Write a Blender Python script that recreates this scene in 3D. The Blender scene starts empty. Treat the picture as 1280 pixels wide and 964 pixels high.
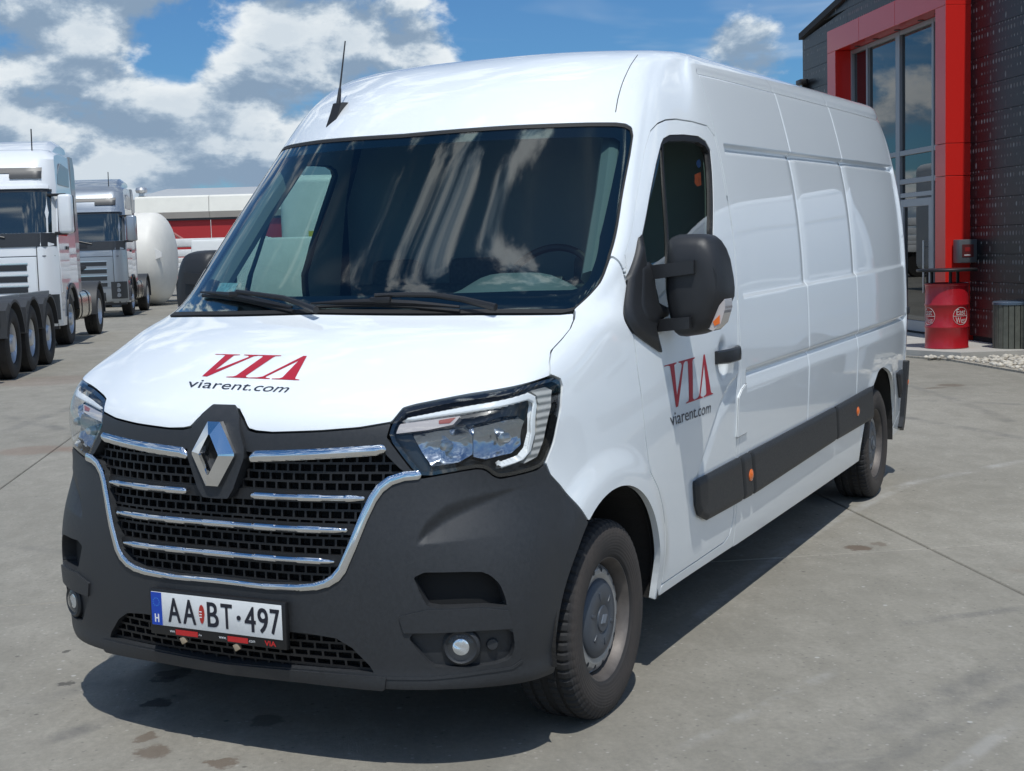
import bpy, bmesh, math, random
import numpy as np
from mathutils import Vector, Matrix
from mathutils.bvhtree import BVHTree
random.seed(7); np.random.seed(7)
SC = bpy.context.scene
COL = SC.collection
# ------------------------------------------------------------------ camera
CP = np.array([4.234, 2.784, 1.617]); YAW, PIT, ROL = map(math.radians, (206.91, -5.73, -1.74)); FPX = 1705.7
IW, IH = 1280, 964
_f = np.array([math.cos(PIT)*math.cos(YAW), math.cos(PIT)*math.sin(YAW), math.sin(PIT)])
_r = np.cross(_f, [0, 0, 1.]); _r /= np.linalg.norm(_r); _u = np.cross(_r, _f)
CR = math.cos(ROL)*_r + math.sin(ROL)*_u; CU = -math.sin(ROL)*_r + math.cos(ROL)*_u
cd = bpy.data.cameras.new('camera'); cam = bpy.data.objects.new('camera', cd); COL.objects.link(cam)
cam.matrix_world = Matrix(((CR[0], CU[0], -_f[0], CP[0]), (CR[1], CU[1], -_f[1], CP[1]), (CR[2], CU[2], -_f[2], CP[2]), (0, 0, 0, 1)))
cd.sensor_fit = 'HORIZONTAL'; cd.sensor_width = 36; cd.lens = FPX/IW*36; cd.clip_end = 5000; cd.clip_start = .05
SC.camera = cam
# ------------------------------------------------------------------ sun, sky, exposure
SUNV = Vector((.39, .27, 1.)).normalized()
ELEV = math.asin(SUNV.z); AZ = math.atan2(SUNV.y, SUNV.x)
sl = bpy.data.lights.new('sun', 'SUN'); sl.energy = 3.4; sl.angle = math.radians(.53); sl.color = (1, .995, .96)
so = bpy.data.objects.new('sun', sl); COL.objects.link(so); so.rotation_euler = SUNV.to_track_quat('Z', 'Y').to_euler()
SC.view_settings.view_transform = 'Standard'; SC.view_settings.look = 'None'; SC.view_settings.exposure = -0.08; SC.view_settings.gamma = 1
SC.cycles.use_denoising = True
SC.cycles.max_bounces = 7; SC.cycles.diffuse_bounces = 4; SC.cycles.glossy_bounces = 4; SC.cycles.transparent_max_bounces = 24; SC.cycles.caustics_reflective = False; SC.cycles.caustics_refractive = False
SC.cycles.sample_clamp_indirect = 6

class NT:
    def __init__(s, nt): s.nt = nt; nt.nodes.clear()
    def n(s, t, **k):
        nd = s.nt.nodes.new(t)
        for a, v in k.items():
            if a == 'ins':
                for i, val in v.items():
                    if isinstance(val, bpy.types.NodeSocket): s.nt.links.new(val, nd.inputs[i])
                    else: nd.inputs[i].default_value = val
            else: setattr(nd, a, v)
        return nd
    def math(s, op, a, b=None, c=None, clamp=False):
        i = {0: a}
        if b is not None: i[1] = b
        if c is not None: i[2] = c
        return s.n('ShaderNodeMath', operation=op, use_clamp=clamp, ins=i).outputs[0]
    def vmath(s, op, a, b=None, sc=None):
        i = {0: a}
        if b is not None: i[1] = b
        if sc is not None: i['Scale'] = sc
        nd = s.n('ShaderNodeVectorMath', operation=op, ins=i)
        return nd.outputs['Value'] if op in ('DOT_PRODUCT', 'LENGTH', 'DISTANCE') else nd.outputs[0]
    def noise(s, vec, scale, detail=4, rough=.5, dist=0., dim='3D'):
        i = {'Scale': scale, 'Detail': detail, 'Roughness': rough, 'Distortion': dist}
        if vec is not None: i['Vector'] = vec
        return s.n('ShaderNodeTexNoise', noise_dimensions=dim, ins=i)
    def ramp(s, fac, stops, interp='LINEAR'):
        r = s.n('ShaderNodeValToRGB', ins={0: fac}); r.color_ramp.interpolation = interp
        e = r.color_ramp.elements
        while len(e) < len(stops): e.new(.5)
        for k, (p, c) in enumerate(stops):
            e[k].position = p; e[k].color = c if len(c) == 4 else (*c, 1)
        return r.outputs[0]
    def mix(s, fac, a, b, blend='MIX'):
        nd = s.n('ShaderNodeMix', data_type='RGBA', blend_type=blend)
        for i, v in ((0, fac), (6, a), (7, b)):
            if isinstance(v, bpy.types.NodeSocket): s.nt.links.new(v, nd.inputs[i])
            else: nd.inputs[i].default_value = (*v, 1) if isinstance(v, tuple) and len(v) == 3 else v
        return nd.outputs[2]

def make_world():
    w = bpy.data.worlds.new('World'); SC.world = w; w.use_nodes = True
    t = NT(w.node_tree); w.cycles.sampling_method = 'MANUAL'; w.cycles.sample_map_resolution = 512
    sky = t.n('ShaderNodeTexSky', sky_type='NISHITA', sun_disc=False, sun_elevation=ELEV, sun_rotation=math.pi/2-AZ, altitude=120, air_density=1.0, dust_density=.25, ozone_density=2.2)
    tc = t.n('ShaderNodeTexCoord'); d = t.vmath('NORMALIZE', tc.outputs['Generated'])
    sp = t.n('ShaderNodeSeparateXYZ', ins={0: d}); z = sp.outputs[2]
    # cumulus: fractal noise over the dome, flattened towards the horizon
    zz = t.math('MULTIPLY', t.math('POWER', t.math('MAXIMUM', t.math('ABSOLUTE', z), .0001), .75), 1.35)
    cv = t.n('ShaderNodeCombineXYZ', ins={0: sp.outputs[0], 1: sp.outputs[1], 2: zz}).outputs[0]
    cv = t.vmath('SCALE', cv, sc=t.math('DIVIDE', 1., t.math('ADD', 1., t.math('MULTIPLY', t.math('POWER', z, 4.), 1.0))))   # clouds overhead are nearer, so larger
    def dens(off):
        p = t.vmath('ADD', cv, off)
        n1 = t.noise(p, 11., 7, .58, .12).outputs[0]
        n2 = t.noise(p, 2.1, 2, .5).outputs[0]
        return t.math('ADD', t.math('MULTIPLY', n1, .80), t.math('MULTIPLY', n2, .34))
    OFF = (3.7, 1.2, .4)
    d0 = dens(OFF); d1 = dens(tuple(np.array(OFF)+np.array((.006, .006, .034))))
    # where the view has banks of cloud and where it is open
    def blob(az, el, rad, amp):
        a, e = math.radians(az), math.radians(el)
        c = (math.cos(e)*math.cos(a), math.cos(e)*math.sin(a), math.sin(e))
        dt = t.vmath('DOT_PRODUCT', d, c)
        x = t.math('MULTIPLY', t.math('SUBTRACT', 1., dt), -1./(1-math.cos(math.radians(rad))))
        return t.math('MULTIPLY', t.math('POWER', math.e, x), amp)
    bias = None
    for b in BLOBS:
        x = blob(*b); bias = x if bias is None else t.math('ADD', bias, x)
    low = t.math('MULTIPLY', t.math('POWER', math.e, t.math('MULTIPLY', t.math('ABSOLUTE', z), -20.)), .13)
    dd = t.math('ADD', t.math('ADD', d0, bias), low)
    cov = t.n('ShaderNodeMapRange', interpolation_type='SMOOTHSTEP', ins={0: dd, 1: .568, 2: .685, 3: 0., 4: 1.}).outputs[0]
    lit = t.n('ShaderNodeMapRange', interpolation_type='SMOOTHSTEP', ins={0: t.math('SUBTRACT', d0, d1), 1: -.07, 2: .075, 3: 0., 4: 1.}).outputs[0]
    thick = t.n('ShaderNodeMapRange', ins={0: dd, 1: .6, 2: .80, 3: 1., 4: .62}).outputs[0]
    lit2 = t.math('MULTIPLY', lit, thick)
    cc = t.ramp(lit2, [(0, (1.75, 2.45, 3.35)), (.3, (2.8, 3.5, 4.3)), (.62, (4.5, 5.05, 5.55)), (1, (6.7, 6.95, 7.0))])
    # pale streaks of high cirrus
    cr = t.noise(t.vmath('MULTIPLY', cv, (3., 1., 7.)), 2.2, 4, .6, .6).outputs[0]
    crm = t.math('MULTIPLY', t.n('ShaderNodeMapRange', interpolation_type='SMOOTHSTEP', ins={0: cr, 1: .52, 2: .78, 3: 0., 4: .40}).outputs[0], 1.)
    sat = t.n('ShaderNodeMapRange', ins={0: z, 1: .1, 2: .5, 3: 1.15, 4: 1.30}).outputs[0]; val = t.n('ShaderNodeMapRange', ins={0: z, 1: .1, 2: .5, 3: .55, 4: .70}).outputs[0]
    skyc = t.n('ShaderNodeHueSaturation', ins={'Saturation': sat, 'Value': val, 'Color': sky.outputs[0]}).outputs[0]
    hz = t.n('ShaderNodeMapRange', ins={0: z, 1: .0, 2: .45, 3: 1., 4: 0.}).outputs[0]
    skyc = t.mix(1., skyc, t.mix(hz, (1., 1., 1.), (.33, .77, 1.18)), 'MULTIPLY')
    base = t.mix(crm, skyc, (4.6, 5.1, 5.6))
    # clouds glow towards the sun
    fw = t.math('ADD', 1., t.math('MULTIPLY', t.math('POWER', t.math('MAXIMUM', t.vmath('DOT_PRODUCT', d, tuple(SUNV)), 0.), 3.), 2.2))
    cc = t.vmath('SCALE', cc, sc=fw)
    out = t.mix(cov, base, cc)
    bg = t.n('ShaderNodeBackground', ins={0: out, 1: .15})
    t.n('ShaderNodeOutputWorld', ins={0: bg.outputs[0]})
# (azimuth, elevation, radius, amount) of the cloud banks and clearings seen behind the van
BLOBS = [(224, 7, 6, .07), (226, 3, 9, .06), (216.5, 9.3, 2.2, .13), (213.3, 8.5, 1.8, .10), (210.2, 8.3, 1.6, .09), (198.2, 7.9, 1.5, .16), (196.6, 7.3, 1.3, .15), (218.8, 9.0, 1.7, -.16), (220.3, 7.6, 1.3, -.1), (205, 10.0, 3.2, -.2), (200, 9.0, 2.0, -.12), (194.5, 11, 2.0, -.2), (222.3, 9.8, 1.6, .1), (215, 4.5, 3.5, .09), (221, 4.5, 3, .08)]
make_world()

# ------------------------------------------------------------------ helpers
def link(o, parent=None):
    COL.objects.link(o)
    if parent is not None: o.parent = parent
    return o
def tag(o, label=None, cat=None, group=None, kind=None):
    if label: o['label'] = label
    if cat: o['category'] = cat
    if group: o['group'] = group
    if kind: o['kind'] = kind
    return o
def empty(name, loc=(0, 0, 0), rz=0., **k):
    o = bpy.data.objects.new(name, None); o.empty_display_size = .2
    o.location = loc; o.rotation_euler = (0, 0, rz); COL.objects.link(o)
    return tag(o, **k)
def mesh_obj(name, verts, faces, mat=None, parent=None, normals=None, smooth=False, matidx=None):
    me = bpy.data.meshes.new(name)
    me.from_pydata([tuple(map(float, v)) for v in verts], [], [tuple(map(int, f)) for f in faces])
    for m in (mat if isinstance(mat, (list, tuple)) else [mat]):
        if m: me.materials.append(m)
    if matidx is not None: me.polygons.foreach_set('material_index', list(map(int, matidx)))
    if normals is not None or smooth:
        me.polygons.foreach_set('use_smooth', [True]*len(me.polygons))
    me.update()
    if normals is not None: me.normals_split_custom_set_from_vertices([tuple(map(float, n)) for n in normals])
    return link(bpy.data.objects.new(name, me), parent)
def bm_obj(name, bm, mat=None, parent=None, smooth=None, bevel=0, seg=2):
    if bevel:
        es = [e for e in bm.edges if e.is_manifold and e.calc_face_angle(0) > .5]
        bmesh.ops.bevel(bm, geom=es, offset=bevel, segments=seg, affect='EDGES', profile=.5, clamp_overlap=True)
    me = bpy.data.meshes.new(name); bmesh.ops.recalc_face_normals(bm, faces=bm.faces[:]); bm.to_mesh(me); bm.free()
    for m in (mat if isinstance(mat, (list, tuple)) else [mat]):
        if m: me.materials.append(m)
    o = link(bpy.data.objects.new(name, me), parent)
    if smooth is not None:
        me.polygons.foreach_set('use_smooth', [True]*len(me.polygons))
        me.set_sharp_from_angle(angle=smooth)
    return o
class MB:
    """collects boxes, prisms, tubes and lathes into one bmesh"""
    def __init__(s): s.bm = bmesh.new()
    def box(s, c, size, rot=None):
        m = Matrix.Translation(Vector(c))
        if rot is not None: m = m @ (rot if isinstance(rot, Matrix) else Matrix.Rotation(rot, 4, 'Z'))
        bmesh.ops.create_cube(s.bm, size=1, matrix=m @ Matrix.Diagonal((*size, 1))); return s
    def bx(s, x0, x1, y0, y1, z0, z1):
        return s.box(((x0+x1)/2, (y0+y1)/2, (z0+z1)/2), (abs(x1-x0), abs(y1-y0), abs(z1-z0)))
    def prism(s, pts, axis, a, b):
        """2D polygon extruded along an axis ('x': pts are (y,z); 'y': (x,z); 'z': (x,y))"""
        mk = {'x': lambda p, t: (t, p[0], p[1]), 'y': lambda p, t: (p[0], t, p[1]), 'z': lambda p, t: (p[0], p[1], t)}[axis]
        A = [s.bm.verts.new(mk(p, a)) for p in pts]; B = [s.bm.verts.new(mk(p, b)) for p in pts]
        n = len(pts)
        s.bm.faces.new(A); s.bm.faces.new(B[::-1])
        for i in range(n): s.bm.faces.new((A[i], B[i], B[(i+1) % n], A[(i+1) % n]))
        return s
    def tube(s, pts, r, n=8, cap=True):
        pts = [Vector(p) for p in pts]; rs = r if isinstance(r, (list, tuple)) else [r]*len(pts)
        rings = []; up = None
        for i, p in enumerate(pts):
            d = (pts[min(i+1, len(pts)-1)]-pts[max(i-1, 0)]).normalized()
            if up is None: up = Vector((0, 0, 1)) if abs(d.z) < .9 else Vector((1, 0, 0))
            a = d.cross(up).normalized(); b = a.cross(d).normalized(); up = b
            rings.append([s.bm.verts.new(p+(a*math.cos(t)+b*math.sin(t))*rs[i]) for t in [2*math.pi*k/n for k in range(n)]])
        for A, B in zip(rings, rings[1:]):
            for k in range(n): s.bm.faces.new((A[k], A[(k+1) % n], B[(k+1) % n], B[k]))
        if cap: s.bm.faces.new(rings[0][::-1]); s.bm.faces.new(rings[-1])
        return s
    def lathe(s, prof, axis='y', c=(0, 0, 0), n=32, close=False):
        """profile [(radius, along)] turned about an axis"""
        c = Vector(c); rings = []
        for r, a in prof:
            ring = []
            for k in range(n):
                t = 2*math.pi*k/n; p, q = r*math.cos(t), r*math.sin(t)
                v = {'y': (p, a, q), 'z': (p, q, a), 'x': (a, p, q)}[axis]
                ring.append(s.bm.verts.new(c+Vector(v)))
            rings.append(ring)
        prs = list(zip(rings, rings[1:])) + ([(rings[-1], rings[0])] if close else [])
        for A, B in prs:
            for k in range(n): s.bm.faces.new((A[k], A[(k+1) % n], B[(k+1) % n], B[k]))
        if not close:
            if prof[0][0] > 1e-4: s.bm.faces.new(rings[0][::-1])
            if prof[-1][0] > 1e-4: s.bm.faces.new(rings[-1])
        return s
    def move(s, m):
        bmesh.ops.transform(s.bm, matrix=m, verts=s.bm.verts[:]); return s
    def mirror(s):
        g = bmesh.ops.duplicate(s.bm, geom=s.bm.verts[:]+s.bm.edges[:]+s.bm.faces[:])
        vs = [e for e in g['geom'] if isinstance(e, bmesh.types.BMVert)]
        for v in vs: v.co.y *= -1
        return s
    def obj(s, name, mat=None, parent=None, smooth=math.radians(35), bevel=0, seg=2): return bm_obj(name, s.bm, mat, parent, smooth, bevel, seg)
def copy_tree(o, parent=None):
    c = o.copy(); COL.objects.link(c); c.parent = parent
    for ch in list(o.children): copy_tree(ch, c)
    return c

# ------------------------------------------------------------------ materials
MATS = {}
def mat(name, col=(.5, .5, .5), rough=.5, metal=0., coat=0., spec=.5, var=0., vscale=6., bump=0., bscale=200., coat_r=.03, rvar=0., build=None):
    if name in MATS: return MATS[name]
    m = bpy.data.materials.new(name); m.use_nodes = True; t = NT(m.node_tree)
    p = t.n('ShaderNodeBsdfPrincipled', ins={'Base Color': (*col, 1), 'Roughness': rough, 'Metallic': metal, 'Coat Weight': coat, 'Coat Roughness': coat_r, 'Specular IOR Level': spec})
    tc = t.n('ShaderNodeTexCoord').outputs['Object']
    if var or rvar:
        n = t.noise(tc, vscale, 6, .6).outputs[0]
        if var:
            k = t.n('ShaderNodeMapRange', ins={0: n, 1: .3, 2: .7, 3: 1-var, 4: 1+var}).outputs[0]
            t.nt.links.new(t.vmath('SCALE', (*col,), sc=k), p.inputs['Base Color'])
        if rvar: t.nt.links.new(t.n('ShaderNodeMapRange', ins={0: n, 1: .3, 2: .7, 3: rough-rvar, 4: rough+rvar}).outputs[0], p.inputs['Roughness'])
    if bump:
        n = t.noise(tc, bscale, 3, .5).outputs[0]
        t.nt.links.new(t.n('ShaderNodeBump', ins={'Strength': bump, 'Distance': .002, 'Height': n}).outputs[0], p.inputs['Normal'])
    t.n('ShaderNodeOutputMaterial', ins={0: p.outputs[0]})
    if build: build(t, p, tc)
    MATS[name] = m; return m
def glass(name, tint=(.55, .75, .7), ior=1.5, rough=0., refl=1.):
    if name in MATS: return MATS[name]
    m = bpy.data.materials.new(name); m.use_nodes = True; t = NT(m.node_tree)
    tr = t.n('ShaderNodeBsdfTransparent', ins={0: (*tint, 1)}); gl = t.n('ShaderNodeBsdfGlossy', ins={0: (1, 1, 1, 1), 1: rough})
    ge = t.n('ShaderNodeNewGeometry'); cs = t.math('ABSOLUTE', t.vmath('DOT_PRODUCT', ge.outputs['Normal'], ge.outputs['Incoming'])); f0 = ((ior-1)/(ior+1))**2
    fr = t.math('ADD', t.math('MULTIPLY', t.math('POWER', t.math('SUBTRACT', 1., cs, clamp=True), 5.), 1-f0), f0); f = t.math('MULTIPLY', fr, refl, clamp=True)
    mx = t.n('ShaderNodeMixShader', ins={0: f, 1: tr.outputs[0], 2: gl.outputs[0]})
    t.n('ShaderNodeOutputMaterial', ins={0: mx.outputs[0]}); MATS[name] = m; return m
WHITE = mat('white_paint', (.84, .875, .885), .30, coat=1., coat_r=.02, spec=.4)
GREYPL = mat('grey_plastic', (.027, .029, .032), .50, var=.16, vscale=90, bump=.3, bscale=700, rvar=.06)
BLACK = mat('black_plastic', (.012, .012, .013), .45)
DARK = mat('dark_cavity', (.006, .006, .006), .8)
GLOSSBLK = mat('gloss_black', (.008, .009, .01), .08, coat=1.)
RUBBER = mat('rubber', (.012, .012, .012), .7)
CHROME = mat('chrome', (.78, .79, .8), .06, metal=1.)
SATIN = mat('satin_metal', (.55, .56, .57), .28, metal=1.)
SILVER = mat('silver_wheel', (.42, .43, .44), .38, metal=.75, var=.15, vscale=12)
TYRE = mat('tyre_rubber', (.028, .025, .022), .78, var=.35, vscale=9, bump=.3, bscale=500)
HUBCAP = mat('hub_cap', (.055, .066, .082), .40)
ORANGE = mat('orange_lens', (.85, .17, .02), .15, coat=.6)
RED = mat('red_print', (.42, .012, .03), .35)
INK = mat('dark_print', (.03, .035, .05), .35)
GLASS_F = glass('windscreen_glass', (.50, .66, .64), 1.55, refl=1.25)
GLASS_S = glass('side_glass', (.62, .78, .73), 1.52, refl=2.2)
LENS = glass('lamp_lens', (.94, .95, .95), 1.45)
FRIT = mat('ceramic_frit', (.008, .01, .014), .06, coat=1., spec=.6)
# ------------------------------------------------------------------ van body surface
# control net of the left half: columns run from the nose round the corner, down the side, to the tail; rows run from the sill to the roof spine
def side(z): return float(np.interp(z, [.2, .33, .5, .7, .9, 1.05, 1.22, 1.39, 1.56, 1.76, 1.96, 2.17, 2.25, 2.335, 2.44], [.965, .988, 1.003, 1.016, 1.026, 1.03, 1.028, 1.021, 1.011, .991, .961, .909, .888, .86, .80]))
def row(z, front, xs=None, c7=None, lean=0.):
    """front: six (x, y) points, centre to side; then fixed stations down the side"""
    S = side(z); r = [(x, y, z) for x, y in front]
    r.append((-.75, c7 if c7 else S-.006, z) if xs is None else (xs[0], xs[1], z))
    r.append((-1.45, S-.001, z))
    r += [(-2.3, S+.002, z), (-3.2, S+.002, z), (-4.2, S-.003, z), (-4.8, S-.012, z), (-5.12+lean, S-.026, z), (-5.29+lean, S-.11, z), (-5.335+lean, .45, z), (-5.345+lean, 0, z)]
    return r
NETL = [
 row(.13, [(.77, 0), (.76, .3), (.73, .58), (.66, .76), (.50, .90), (.36, .93), (-.05, .94)]),
 row(.24, [(.815, 0), (.805, .3), (.768, .58), (.69, .76), (.545, .905), (.38, .95), (-.05, .965)]),
 row(.34, [(.845, 0), (.835, .3), (.783, .58), (.715, .76), (.595, .905), (.42, .97), (-.05, .988)]),
 row(.50, [(.858, 0), (.848, .3), (.792, .58), (.725, .765), (.615, .912), (.43, .985), (-.05, 1.004)]),
 row(.70, [(.852, 0), (.843, .3), (.784, .58), (.715, .76), (.602, .910), (.41, .986), (-.05, 1.014)]),
 row(.88, [(.840, 0), (.828, .3), (.755, .58), (.680, .75), (.565, .882), (.38, .962), (-.05, 1.008)]),
 row(1.03, [(.825, 0), (.812, .3), (.733, .58), (.660, .745), (.572, .888), (.36, .956), (-.05, 1.0)]),
 row(1.12, [(.792, 0), (.779, .3), (.700, .58), (.630, .742), (.552, .886), (.335, .954), (-.06, .994)]),
 row(1.20, [(.705, 0), (.690, .3), (.615, .58), (.545, .745), (.472, .893), (.27, .950), (-.08, .988)]),
 row(1.28, [(.575, 0), (.560, .3), (.485, .58), (.410, .745), (.310, .875), (.16, .940), (-.12, .982)]),
 row(1.355, [(.410, 0), (.395, .3), (.320, .58), (.245, .745), (.150, .866), (.03, .930), (-.18, .974)]),
 row(1.42, [(.245, 0), (.222, .3), (.140, .58), (.050, .750), (-.035, .868), (-.14, .922), (-.30, .966)]),
 row(1.57, [(.085, 0), (.055, .3), (-.050, .58), (-.155, .775), (-.258, .905), (-.345, .940), (-.48, .965)], (-.85, .995)),
 row(1.82, [(-.150, 0), (-.178, .3), (-.275, .56), (-.375, .735), (-.480, .865), (-.555, .898), (-.66, .922)], (-.95, .958)),
 row(2.07, [(-.378, 0), (-.404, .3), (-.495, .54), (-.595, .705), (-.705, .820), (-.775, .848), (-.86, .870)], (-1.08, .903)),
 row(2.23, [(-.560, 0), (-.582, .30), (-.665, .53), (-.755, .690), (-.860, .785), (-.935, .815), (-1.01, .836)], (-1.20, .868)),
 row(2.335, [(-.745, 0), (-.765, .29), (-.840, .51), (-.920, .672), (-1.010, .760), (-1.08, .786), (-1.155, .806)], (-1.29, .832), lean=.02),
]
def top(z0, xf, ys, x7):
    r = []
    k = [1, .36, .62, .78, .90, .94, .975, .99, 1]
    xo = [0, .02, .09, .17, .26, .33, .41, .52, .66]
    for i in range(9): r.append((xf-xo[i]*x7, 0 if i == 0 else ys*k[i], z0))
    for x in (-2.3, -3.2, -4.2, -4.8): r.append((x, ys, z0))
    r += [(-5.10, ys*.99, z0), (-5.22+.0, ys*.88, z0), (-5.26, ys*.5, z0), (-5.27, 0, z0)]
    return r
NETL += [top(2.411, -.950, .808, .9), top(2.444, -1.21, .68, .8), top(2.457, -1.51, .37, .65), [(x, 0, 2.462) for x in (-1.75, -1.76, -1.8, -1.85, -1.9, -1.95, -2.0, -2.08, -2.15, -2.4, -3.2, -4.2, -4.7, -5.0, -5.1, -5.14, -5.15)]]
NET = np.array(NETL, float)
RAKE = lambda x: 1+.0068*np.maximum(-x-1.2, 0)     # the unladen van stands nose-down
NET[..., 2] *= RAKE(NET[..., 0])
NR, NC = NET.shape[:2]
def ext(C):
    m = np.array([1, -1, 1.])
    C = np.concatenate([C[:, 1:2]*m, C, C[:, -2:-1]*m], 1)
    return np.concatenate([2*C[:1]-C[1:2], C, C[-2:-1]*m], 0)
def basis(t, n):
    """uniform cubic B-spline weights, t in 0..n-1, for a net padded by one at each end"""
    t = np.clip(np.asarray(t, float), 0, n-1-1e-9); i = np.floor(t).astype(int); f = t-i
    M = np.zeros((len(t), n+2)); k = np.arange(len(t))
    for j, w in enumerate(((1-f)**3/6, (3*f**3-6*f**2+4)/6, (-3*f**3+3*f**2+3*f+1)/6, f**3/6)): M[k, i+j] += w
    return M
def evalgrid(C, us, vs):
    return np.einsum('rjk,cj->rck', np.tensordot(basis(vs, NR), ext(C), 1), basis(us, NC), optimize=True)
CN = NET.copy()
for _ in range(5):
    e = NET-evalgrid(CN, np.arange(NC), np.arange(NR)); e[:, 0, 1] = 0; e[:, -1, 1] = 0; e[-1, :, 1] = 0
    CN = CN+e*.9
_us = np.linspace(0, NC-1, 1601); _vs = np.linspace(0, NR-1, 1601)
_pu = evalgrid(CN, _us, [6.])[0]; ULEN = np.concatenate([[0], np.cumsum(np.linalg.norm(np.diff(_pu, axis=0), axis=1))])
_pv = evalgrid(CN, [9.], _vs)[:, 0]; VLEN = np.concatenate([[0], np.cumsum(np.linalg.norm(np.diff(_pv, axis=0), axis=1))])+.13
U2u = lambda U: np.interp(U, ULEN, _us); V2v = lambda V: np.interp(V, VLEN, _vs)
def sstep(x, a, b):
    t = np.clip((x-a)/(b-a), 0, 1); return t*t*(3-2*t)
WB = -4.332
def relief(P):
    """pressed-in shapes of the side panels and arches, in metres along the normal"""
    x, z, y = P[..., 0], P[..., 2], P[..., 1]; z = z/RAKE(x)
    d = np.zeros_like(x)
    sidew = sstep(y, .80, .90)*sstep(-x, -.6, -.2)
    for cx, r0 in ((0., .425), (WB, .40)):
        rr = np.hypot(x-cx, (z-.36)*1.0)
        ang = sstep(z, .34, .5)
        fl = sstep(rr, r0+.16, r0+.05)
        if cx == 0: d += .012*fl*ang*sstep(y, .8, .92)*sstep(x, .42, .30)
        else: d += .010*fl*ang*sstep(z, .80, .74)
    rear = sstep(-x, 1.46, 1.475)*sstep(x, -5.16, -5.12)*sidew
    # window-height recess between the upper rail and the waist ledge
    ledge = 1.372+.012*(x+1.5)*-1*.3
    d -= rear*.009*sstep(z, ledge-.004, ledge+.018)*sstep(z, 2.030, 2.022)
    # groove under the upper rail
    d -= rear*.011*np.exp(-((z-2.012)/.013)**4)
    # lower rail groove, continuing into the door
    zr = 1.050-.0005*(x+1.4)
    d -= rear*(.014*np.exp(-((z-zr)/.010)**2)+.009*sstep(z, zr-.09, zr-.01)*sstep(z, zr+.004, zr-.004))
    # roof gutter
    d -= sstep(-x, 1.38, 1.40)*sstep(x, -5.2, -5.15)*.010*np.exp(-((z-2.335)/.007)**2)
    # upright seams and pressed edges
    for sx in (-2.52, -3.62):
        d -= rear*.005*np.exp(-((x-sx)/.006)**2)*sstep(z, .5, .6)
        d -= rear*.006*np.exp(-((x-sx)/.05)**2)*sstep(z, ledge, ledge+.03)*sstep(z, 2.03, 2.01)
    d += sidew*sstep(x, -5.135, -5.145)*.004
    # door pressing that sweeps up to the handle
    zl = np.interp(x, [-1.36, -1.25, -1.12, -.98, -.86], [1.055, 1.03, .965, .83, .70])
    dm = sstep(-x, .84, .90)*sstep(x, -1.37, -1.36)*sidew
    d -= dm*.006*sstep(z, zl-.10, zl-.005)*sstep(z, zl+.006, zl-.004)
    # handle scoop in the door
    d -= sidew*.020*np.exp(-(np.hypot(x+1.155, (z-1.145)*.8)/.052)**4)
    # bumper sculpting: corner crease and brow under the lamps
    fr = sstep(x, .2, .3)
    ya = np.abs(y)
    z1 = np.interp(ya, [.670, .683, .700, .742, .79, .84, .90, .95], [.735, .775, .808, .850, .868, .877, .885, .89])
    z2 = np.interp(ya, [.670, .700, .755, .833, .915, .95], [.734, .760, .802, .842, .883, .89])
    z3 = np.interp(ya, [.670, .84, .915, .975], [.730, .744, .752, .76])
    dep = .27*np.maximum(z1-z2, 0)*sstep(ya, .665, .70)
    up = sstep(z, z1, z2); dn = np.clip((z-z3)/np.maximum(z2-z3, 1e-3), 0, 1)
    d -= fr*dep*np.where(z > z2, up, dn)*((ya > .66) & (ya < .95))
    d += fr*.010*np.exp(-((z-.295)/.035)**2)*sstep(np.abs(y), .1, .9)
    return d
def surf(U, V, off=0., rel=True):
    """points and normals over the product grid U x V (metres along the body)"""
    us, vs = U2u(U), V2v(V)
    e = 1e-3
    def P(us, vs): return evalgrid(CN, us, vs)
    p = P(us, vs)
    def nrm(p):
        du = np.gradient(p, axis=1); dv = np.gradient(p, axis=0); n = np.cross(du, dv)
        return n/np.maximum(np.linalg.norm(n, axis=2, keepdims=True), 1e-12)
    us2 = np.clip(us+e, 0, NC-1); us1 = np.clip(us-e, 0, NC-1); vs2 = np.clip(vs+e, 0, NR-1); vs1 = np.clip(vs-e, 0, NR-1)
    du = P(us2, vs)-P(us1, vs); dv = P(us, vs2)-P(us, vs1)
    n = np.cross(du, dv); n /= np.maximum(np.linalg.norm(n, axis=2, keepdims=True), 1e-12)
    if rel:
        q = p+n*relief(p)[..., None]; n2 = nrm(q)
        # keep the exact normal where there is no relief
        w = (np.abs(relief(p)) > 1e-6)[..., None]
        from_rel = np.where(w, n2, n)
        n = from_rel; p = q
    return p+n*off, n
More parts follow.
